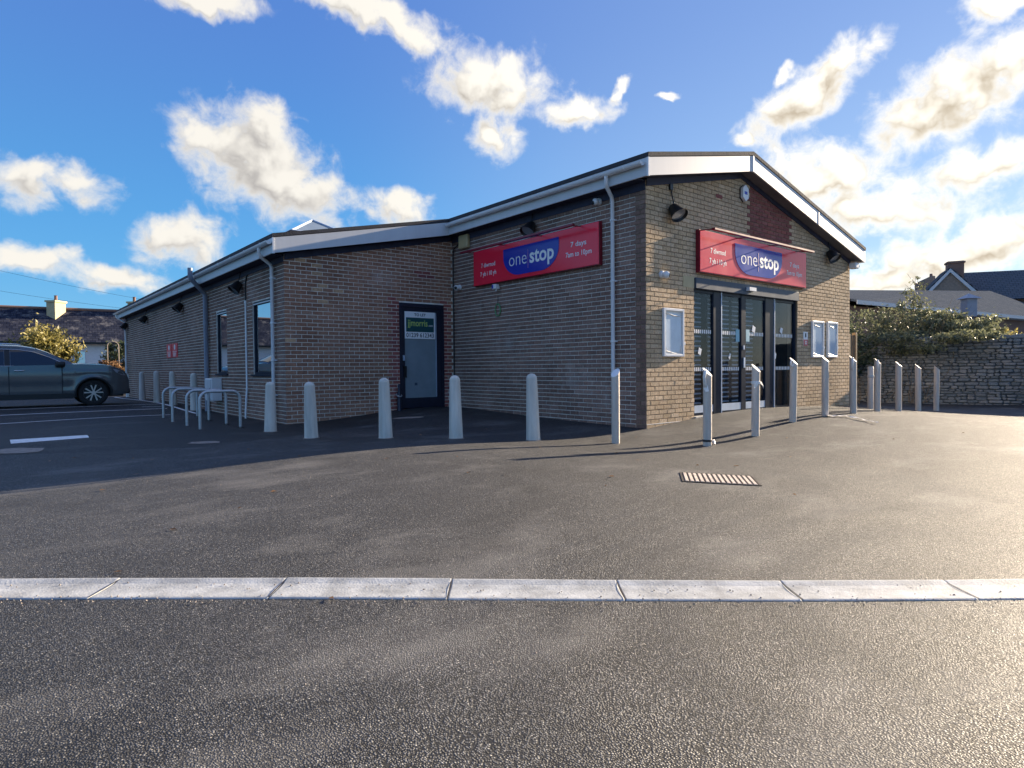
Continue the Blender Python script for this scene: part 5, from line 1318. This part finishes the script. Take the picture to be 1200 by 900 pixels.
uvmesh([E(24, 8.4, 3.54), E(0, 5.4, 3.54), E(0, 2.61, 4.20), E(24, 4.21, 5.75)], M['slate_right'], 'roof', b1, .08)
m_ = MB(); m_.add([E(.16, .36, 3.3), E(.16, 5.3, 3.3), E(.16, 2.6, 4.1)], [(0, 1, 2)]); m_.add([E(.2, .36, 3.3), E(.2, 5.3, 3.3), E(.2, 2.6, 4.1)], [(2, 1, 0)]); m_.build('gable_end', M['render_brown'], b1)
m_ = MB(); m_.add([E(-.02, -.04, 3.37), E(24, -.04, 3.37), E(24, -.005, 3.37), E(-.02, -.005, 3.37), E(-.02, -.04, 3.53), E(24, -.04, 3.53), E(24, -.005, 3.53), E(-.02, -.005, 3.53)], [(0, 3, 2, 1), (4, 5, 6, 7), (0, 1, 5, 4), (1, 2, 6, 5), (2, 3, 7, 6), (3, 0, 4, 7)]); m_.build('fascia_board', M['white'], b1)
m_ = MB(); p = E(-.05, .4, 0); m_.tube([(p[0], p[1], 2.5), (p[0], p[1], 4.05)], .07, 10); m_.lathe([(.09, 0), (.09, .06), (.02, .12)], 10, (p[0], p[1], 4.05)); m_.build('vent_pipe', M['iron'], b1)

# house with a gable and chimneys farther back (local x = across, y = away)
hx = thing('gabled_house', 'distant stone house with white bargeboards, slate roof and a chimney on its gable', 'house', (44.35, 8.25, 0), rad(-64))
m_ = MB(); m_.prism([(-1.15, -1), (1.35, -1), (1.35, 6.4), (.05, 7.72), (-1.15, 6.4)], 'y', 0, 3.0); m_.build('gable_wall', M['gable_stone'], hx)
for (a, b) in (((-1.45, 6.15), (.05, 7.85)), ((1.62, 6.15), (.05, 7.85))):
    m_ = MB(); m_.prism([(a[0], a[1]), (b[0], b[1]), (b[0], b[1] - .26), (a[0] + (.12 if a[0] < 0 else -.12), a[1] - .16)], 'y', -.16, -.03); m_.build('bargeboard', M['white'], hx)
uvmesh([(-1.5, -.15, 6.12), (-1.5, 3.2, 6.12), (.05, 3.2, 7.88), (.05, -.15, 7.88)], M['slate_right'], 'roof', hx, .06)
uvmesh([(1.68, 3.2, 6.12), (1.68, -.15, 6.12), (.055, -.15, 7.88), (.055, 3.2, 7.88)], M['slate_right'], 'roof', hx, .06)
m_ = MB(); m_.box(.6, 16, 1.6, 7.5, -1, 5.7); m_.build('wall', M['gable_stone'], hx)
uvmesh([(.4, .8, 5.6), (16.3, .8, 5.6), (16.3, 3.6, 7.75), (.4, 3.6, 7.95)], M['slate_right'], 'roof', hx, .08)
uvmesh([(16.3, 7.0, 5.6), (.4, 7.0, 5.6), (.4, 3.605, 7.95), (16.3, 3.605, 7.75)], M['slate_right'], 'roof', hx, .08)
m_ = MB(); m_.bbox(.0, 1.0, .5, 1.3, 6.8, 8.45, .03); m_.bbox(-.07, 1.07, .43, 1.37, 8.28, 8.42, .03); ch = m_.build('chimney', M['render_brown'], hx)
MB().box(6.5, 12, 2.3, 2.34, 6.75, 6.85).build('roof_edge', M['render_white'], hx)
h2 = thing('stone_chimney_house', 'distant roof end with a broad stone chimney left of the white gable', 'house', (48.8, 11.0, 0), rad(-70))
m_ = MB(); m_.prism([(-.75, 6.5), (.55, 6.5), (.55, 8.0), (.35, 8.06), (-.75, 7.55)], 'y', 0, .9); m_.build('chimney', M['gable_stone'], h2)
MB().lathe([(.12, 0), (.10, .25)], 10, (.3, .45, 8.0)).build('chimney_pot', M['render_brown'], h2)
m_ = MB(); m_.box(-1.2, 1.2, .3, 5, -1, 5.4); m_.build('wall', M['gable_stone'], h2)
uvmesh([(-1.4, -.1, 5.3), (1.4, -.1, 5.3), (1.4, 2.6, 6.5), (-1.4, 2.6, 6.5)], M['slate_right'], 'roof', h2, .08)
t = thing('vent_cowl', 'pale square vent with a pyramid cap rising behind the hedge', 'vent', (22.67, 1.4, -.2), -HEAD)
MB().bbox(-.13, .13, -.13, .13, 0, 3.2, .01).build('post', M['header'], t)
m_ = MB(); m_.add([(-.2, -.2, 3.2), (.2, -.2, 3.2), (.2, .2, 3.2), (-.2, .2, 3.2), (-.2, -.2, 3.93), (.2, -.2, 3.93), (.2, .2, 3.93), (-.2, .2, 3.93)], [(0, 3, 2, 1), (4, 5, 6, 7), (0, 1, 5, 4), (1, 2, 6, 5), (2, 3, 7, 6), (3, 0, 4, 7)]); m_.build('housing', M['pale_grey_plastic'], t)
MB().add([(-.32, -.32, 3.935), (.32, -.32, 3.935), (.32, .32, 3.935), (-.32, .32, 3.935), (0, 0, 4.16)], [(3, 2, 1, 0), (0, 1, 4), (1, 2, 4), (2, 3, 4), (3, 0, 4)]).build('cap', M['pale_grey_plastic'], t)

# ------------------------------------------------------------------ left background: bungalow terrace, trees
bx = thing('slate_bungalow', 'white bungalow with a long mossy slate roof behind the car', 'house', (-5.0, 44.6, 0), rad(-4.9))
MB().box(-16, 12, 0, 5.6, -.2, 3.08).build('wall', M['render_white'], bx)
uvmesh([(-16.3, -.35, 3.02), (12.3, -.35, 3.02), (12.3, 2.65, 5.42), (-16.3, 2.65, 5.42)], M['slate_left'], 'roof', bx, .1)
uvmesh([(12.3, 5.95, 3.02), (-16.3, 5.95, 3.02), (-16.3, 2.66, 5.42), (12.3, 2.66, 5.42)], M['slate_left'], 'roof', bx, .1)
MB().tube([(-16.3, 2.65, 5.45), (12.3, 2.65, 5.45)], .11, 8).build('ridge_tiles', M['render_brown'], bx)
MB().box(-16.2, 12.2, -.46, -.36, 2.92, 3.05).build('gutter', M['black'], bx)
for (x, y, w_, d_, z0, z1) in ((-.38, 1.75, .62, .95, 3.9, 5.85), (4.35, 2.2, .5, .8, 4.8, 6.05)):
    ca, sa_ = math.cos(rad(-38)), math.sin(rad(-38)); mx_, my_ = x + w_ / 2, y + d_ / 2
    def turned(e): return [(mx_ + (p * ca - q * sa_), my_ + (p * sa_ + q * ca)) for p, q in ((-w_ / 2 - e, -d_ / 2 - e), (w_ / 2 + e, -d_ / 2 - e), (w_ / 2 + e, d_ / 2 + e), (-w_ / 2 - e, d_ / 2 + e))]
    m_ = MB(); m_.prism(turned(0), 'z', z0, z1); m_.prism(turned(.07), 'z', z1 - .02, z1 + .10); c_ = m_.build('chimney', M['render_cream'], bx)
    MB().lathe([(.13, 0), (.10, .1), (.09, .34), (.12, .38)], 12, (x + w_ / 2, y + d_ / 2, z1 + .09)).build('chimney_pot', M['render_brown'], c_)
MB().prism([(-.75, 4.15), (.30, 4.15), (.30, 4.22), (-.75, 4.22)], 'y', 1.2, 1.30).build('flashing', M['white'], bx)
for (x0, x1, z0, z1) in ((.85, 1.55, 1.55, 2.5), (4.2, 5.6, 1.2, 2.4), (-7, -5.4, 1.2, 2.4)):
    f = MB()
    for (a, b, c, d) in ((x0, x0 + .07, z0, z1), (x1 - .07, x1, z0, z1), (x0 + .07, x1 - .07, z0, z0 + .07), (x0 + .07, x1 - .07, z1 - .07, z1)): f.box(a, b, -.03, .02, c, d)
    w_ = f.build('window', M['white'], bx); MB().box(x0 + .07, x1 - .07, -.012, -.004, z0 + .07, z1 - .07).build('pane', M['mirror_pane'], w_)
    MB().box(x0 - .05, x1 + .05, -.10, -.031, z0 - .07, z0).build('sill', M['concrete'], w_)
def tree(label, loc, trunk_h, crown, mat, n, size, seed, cat='tree', group='trees by the bungalow'):
    rg = random.Random(seed); t = thing('garden_tree', label, cat, loc, 0, group)
    m_ = MB(); m_.tube([(0, 0, -.2), (.04, .02, trunk_h * .5), (.0, .05, trunk_h)], [.13, .10, .07], 8)
    for k in range(7):
        a = rg.uniform(0, 6.28); L2 = crown[0][1][0] * .7
        m_.tube([(0, .04, trunk_h * rg.uniform(.6, 1)), (L2 * .5 * math.cos(a), L2 * .5 * math.sin(a), trunk_h + .5), (L2 * math.cos(a), L2 * math.sin(a), trunk_h + rg.uniform(.8, 1.3))], [.06, .04, .015], 6, False)
    m_.build('trunk', M['bark'], t)
    mb = MB()
    for c, r, sh in crown: foliage(mb, c, r, int(n * sh), size, rg, 34)
    o = mb.build('crown', mat, t); o['kind'] = 'stuff'; return t
tree('golden-green domed shrub tree in sunlight in front of the slate roof', (-6.45, 33.2, -.1), 1.2, [((0, 0, 2.1), (1.45, 1.3, 1.45), .7), ((-.9, 0, 1.5), (1.0, .9, 1.0), .3)], M['leaf_gold'], 9000, .10, 21)
tree('dark green ragged tree beside the white bungalow wall', (-2.9, 33.0, -.1), 1.0, [((0, 0, 1.9), (1.0, .9, .95), .6), ((.7, 0, 1.4), (.8, .7, 1.0), .4)], M['leaf_dark'], 5200, .075, 22)
tree('light leafy bush against the far corner of the long wall', (-2.15, 33.5, -.1), .8, [((0, 0, 1.6), (.6, .6, 1.0), 1)], M['leaf_gold'], 1500, .07, 25)
shrub('rust_shrub', 'russet low shrub in the garden above the car bonnet', 'shrub', (-3.8, 31.5, -.1), [((0, 0, 1.35), (.75, .6, .42), 1)], M['leaf_rust'], 1500, .06, 14, 1.6, 23)
t = thing('wooden_post', 'slim pale post standing in the bungalow garden', 'post', (-3.05, 31.2, 0)); MB().tube([(0, 0, -.1), (0, 0, 2.35)], .055, 8).build('shaft', M['timber'], t)
t = thing('garden_arch', 'pale arched garden frame among the greenery', 'arch', (-3.5, 32.0, 0))
MB().tube([(-.25, 0, 0), (-.25, 0, 2.4)] + [(-.25 * math.cos(a), 0, 2.4 + .22 * math.sin(a)) for a in [math.pi * k / 10 for k in range(1, 10)]] + [(.25, 0, 2.4), (.25, 0, 0)], .026, 8).build('frame', M['patch'], t, smooth=60)
t = thing('garden_wall', 'low dark garden wall along the far edge of the car park', 'wall', (-12, 28.6, 0), rad(-4))
for k in range(18): MB().bbox(k * .9 - 1, k * .9 - .12, -.12, .12, -.2, .95 + rng.uniform(-.02, .02), .02).build('panel', M['gable_stone'], t)
MB().box(-1.05, 15.3, -.17, .17, .975, 1.05).build('coping', M['stone_core'], t)

# overhead wires crossing the far left sky
for k, (z0, z1) in enumerate(((15.8, 7.6), (12.6, 6.9), (10.4, 6.2))):
    m_ = MB(); pts = []
    for i in range(25):
        s = i / 24; pts.append((-30 + 42 * s, 66 + 4 * s, z0 + (z1 - z0) * s - 1.0 * math.sin(math.pi * s)))
    m_.tube(pts, .012, 5, False)
    tag(m_.build('overhead_wire', M['black']), ('upper', 'middle', 'lower')[k] + ' one of the thin wires slanting across the sky at far left', 'wire', 'overhead wires')

# ------------------------------------------------------------------ loose grit and fallen leaves on the tarmac
rg = random.Random(31); gm_ = MB()
for k in range(900):
    if k < 420:
        a = rg.uniform(-3, 3.2); off_ = rg.gauss(-.15, .03) if rg.random() < .65 else rg.uniform(-.11, .12); p = P0c + dirc * a + nrm * off_; x, y = p.x, p.y
    else: x, y = rg.uniform(-9, 3), rg.uniform(-5, 3.0)
    lift = .008 if k < 420 else .001; r = rg.uniform(.002, .0065); z = gz(x, y) + lift
    vs = [(x + r * rg.uniform(.6, 1.2) * math.cos(q), y + r * rg.uniform(.6, 1.2) * math.sin(q), z) for q in (0, 1.57, 3.14, 4.71)] + [(x, y, z + r * rg.uniform(.6, 1.2))]
    gm_.add(vs, [(0, 1, 4), (1, 2, 4), (2, 3, 4), (3, 0, 4)], rg.random())
o = gm_.build('loose_grit', M['patch']); o['kind'] = 'stuff'
lf = MB()
for k in range(46):
    x, y = (rg.uniform(-8, -1), rg.uniform(-4, 4)) if k < 30 else (rg.uniform(-4, 5), rg.uniform(-4.5, -.3)); z = gz(x, y) + .006; a = rg.uniform(0, 6.28); L2 = rg.uniform(.015, .035)
    c, s_ = math.cos(a) * L2, math.sin(a) * L2
    lf.add([(x - c, y - s_, z), (x + s_ * .5, y - c * .5, z + rg.uniform(.002, .012)), (x + c, y + s_, z + rg.uniform(0, .01)), (x - s_ * .5, y + c * .5, z + rg.uniform(.002, .012))], [(0, 1, 2, 3)], rg.random())
o = lf.build('fallen_leaves', M['leaf_rust']); o['kind'] = 'stuff'
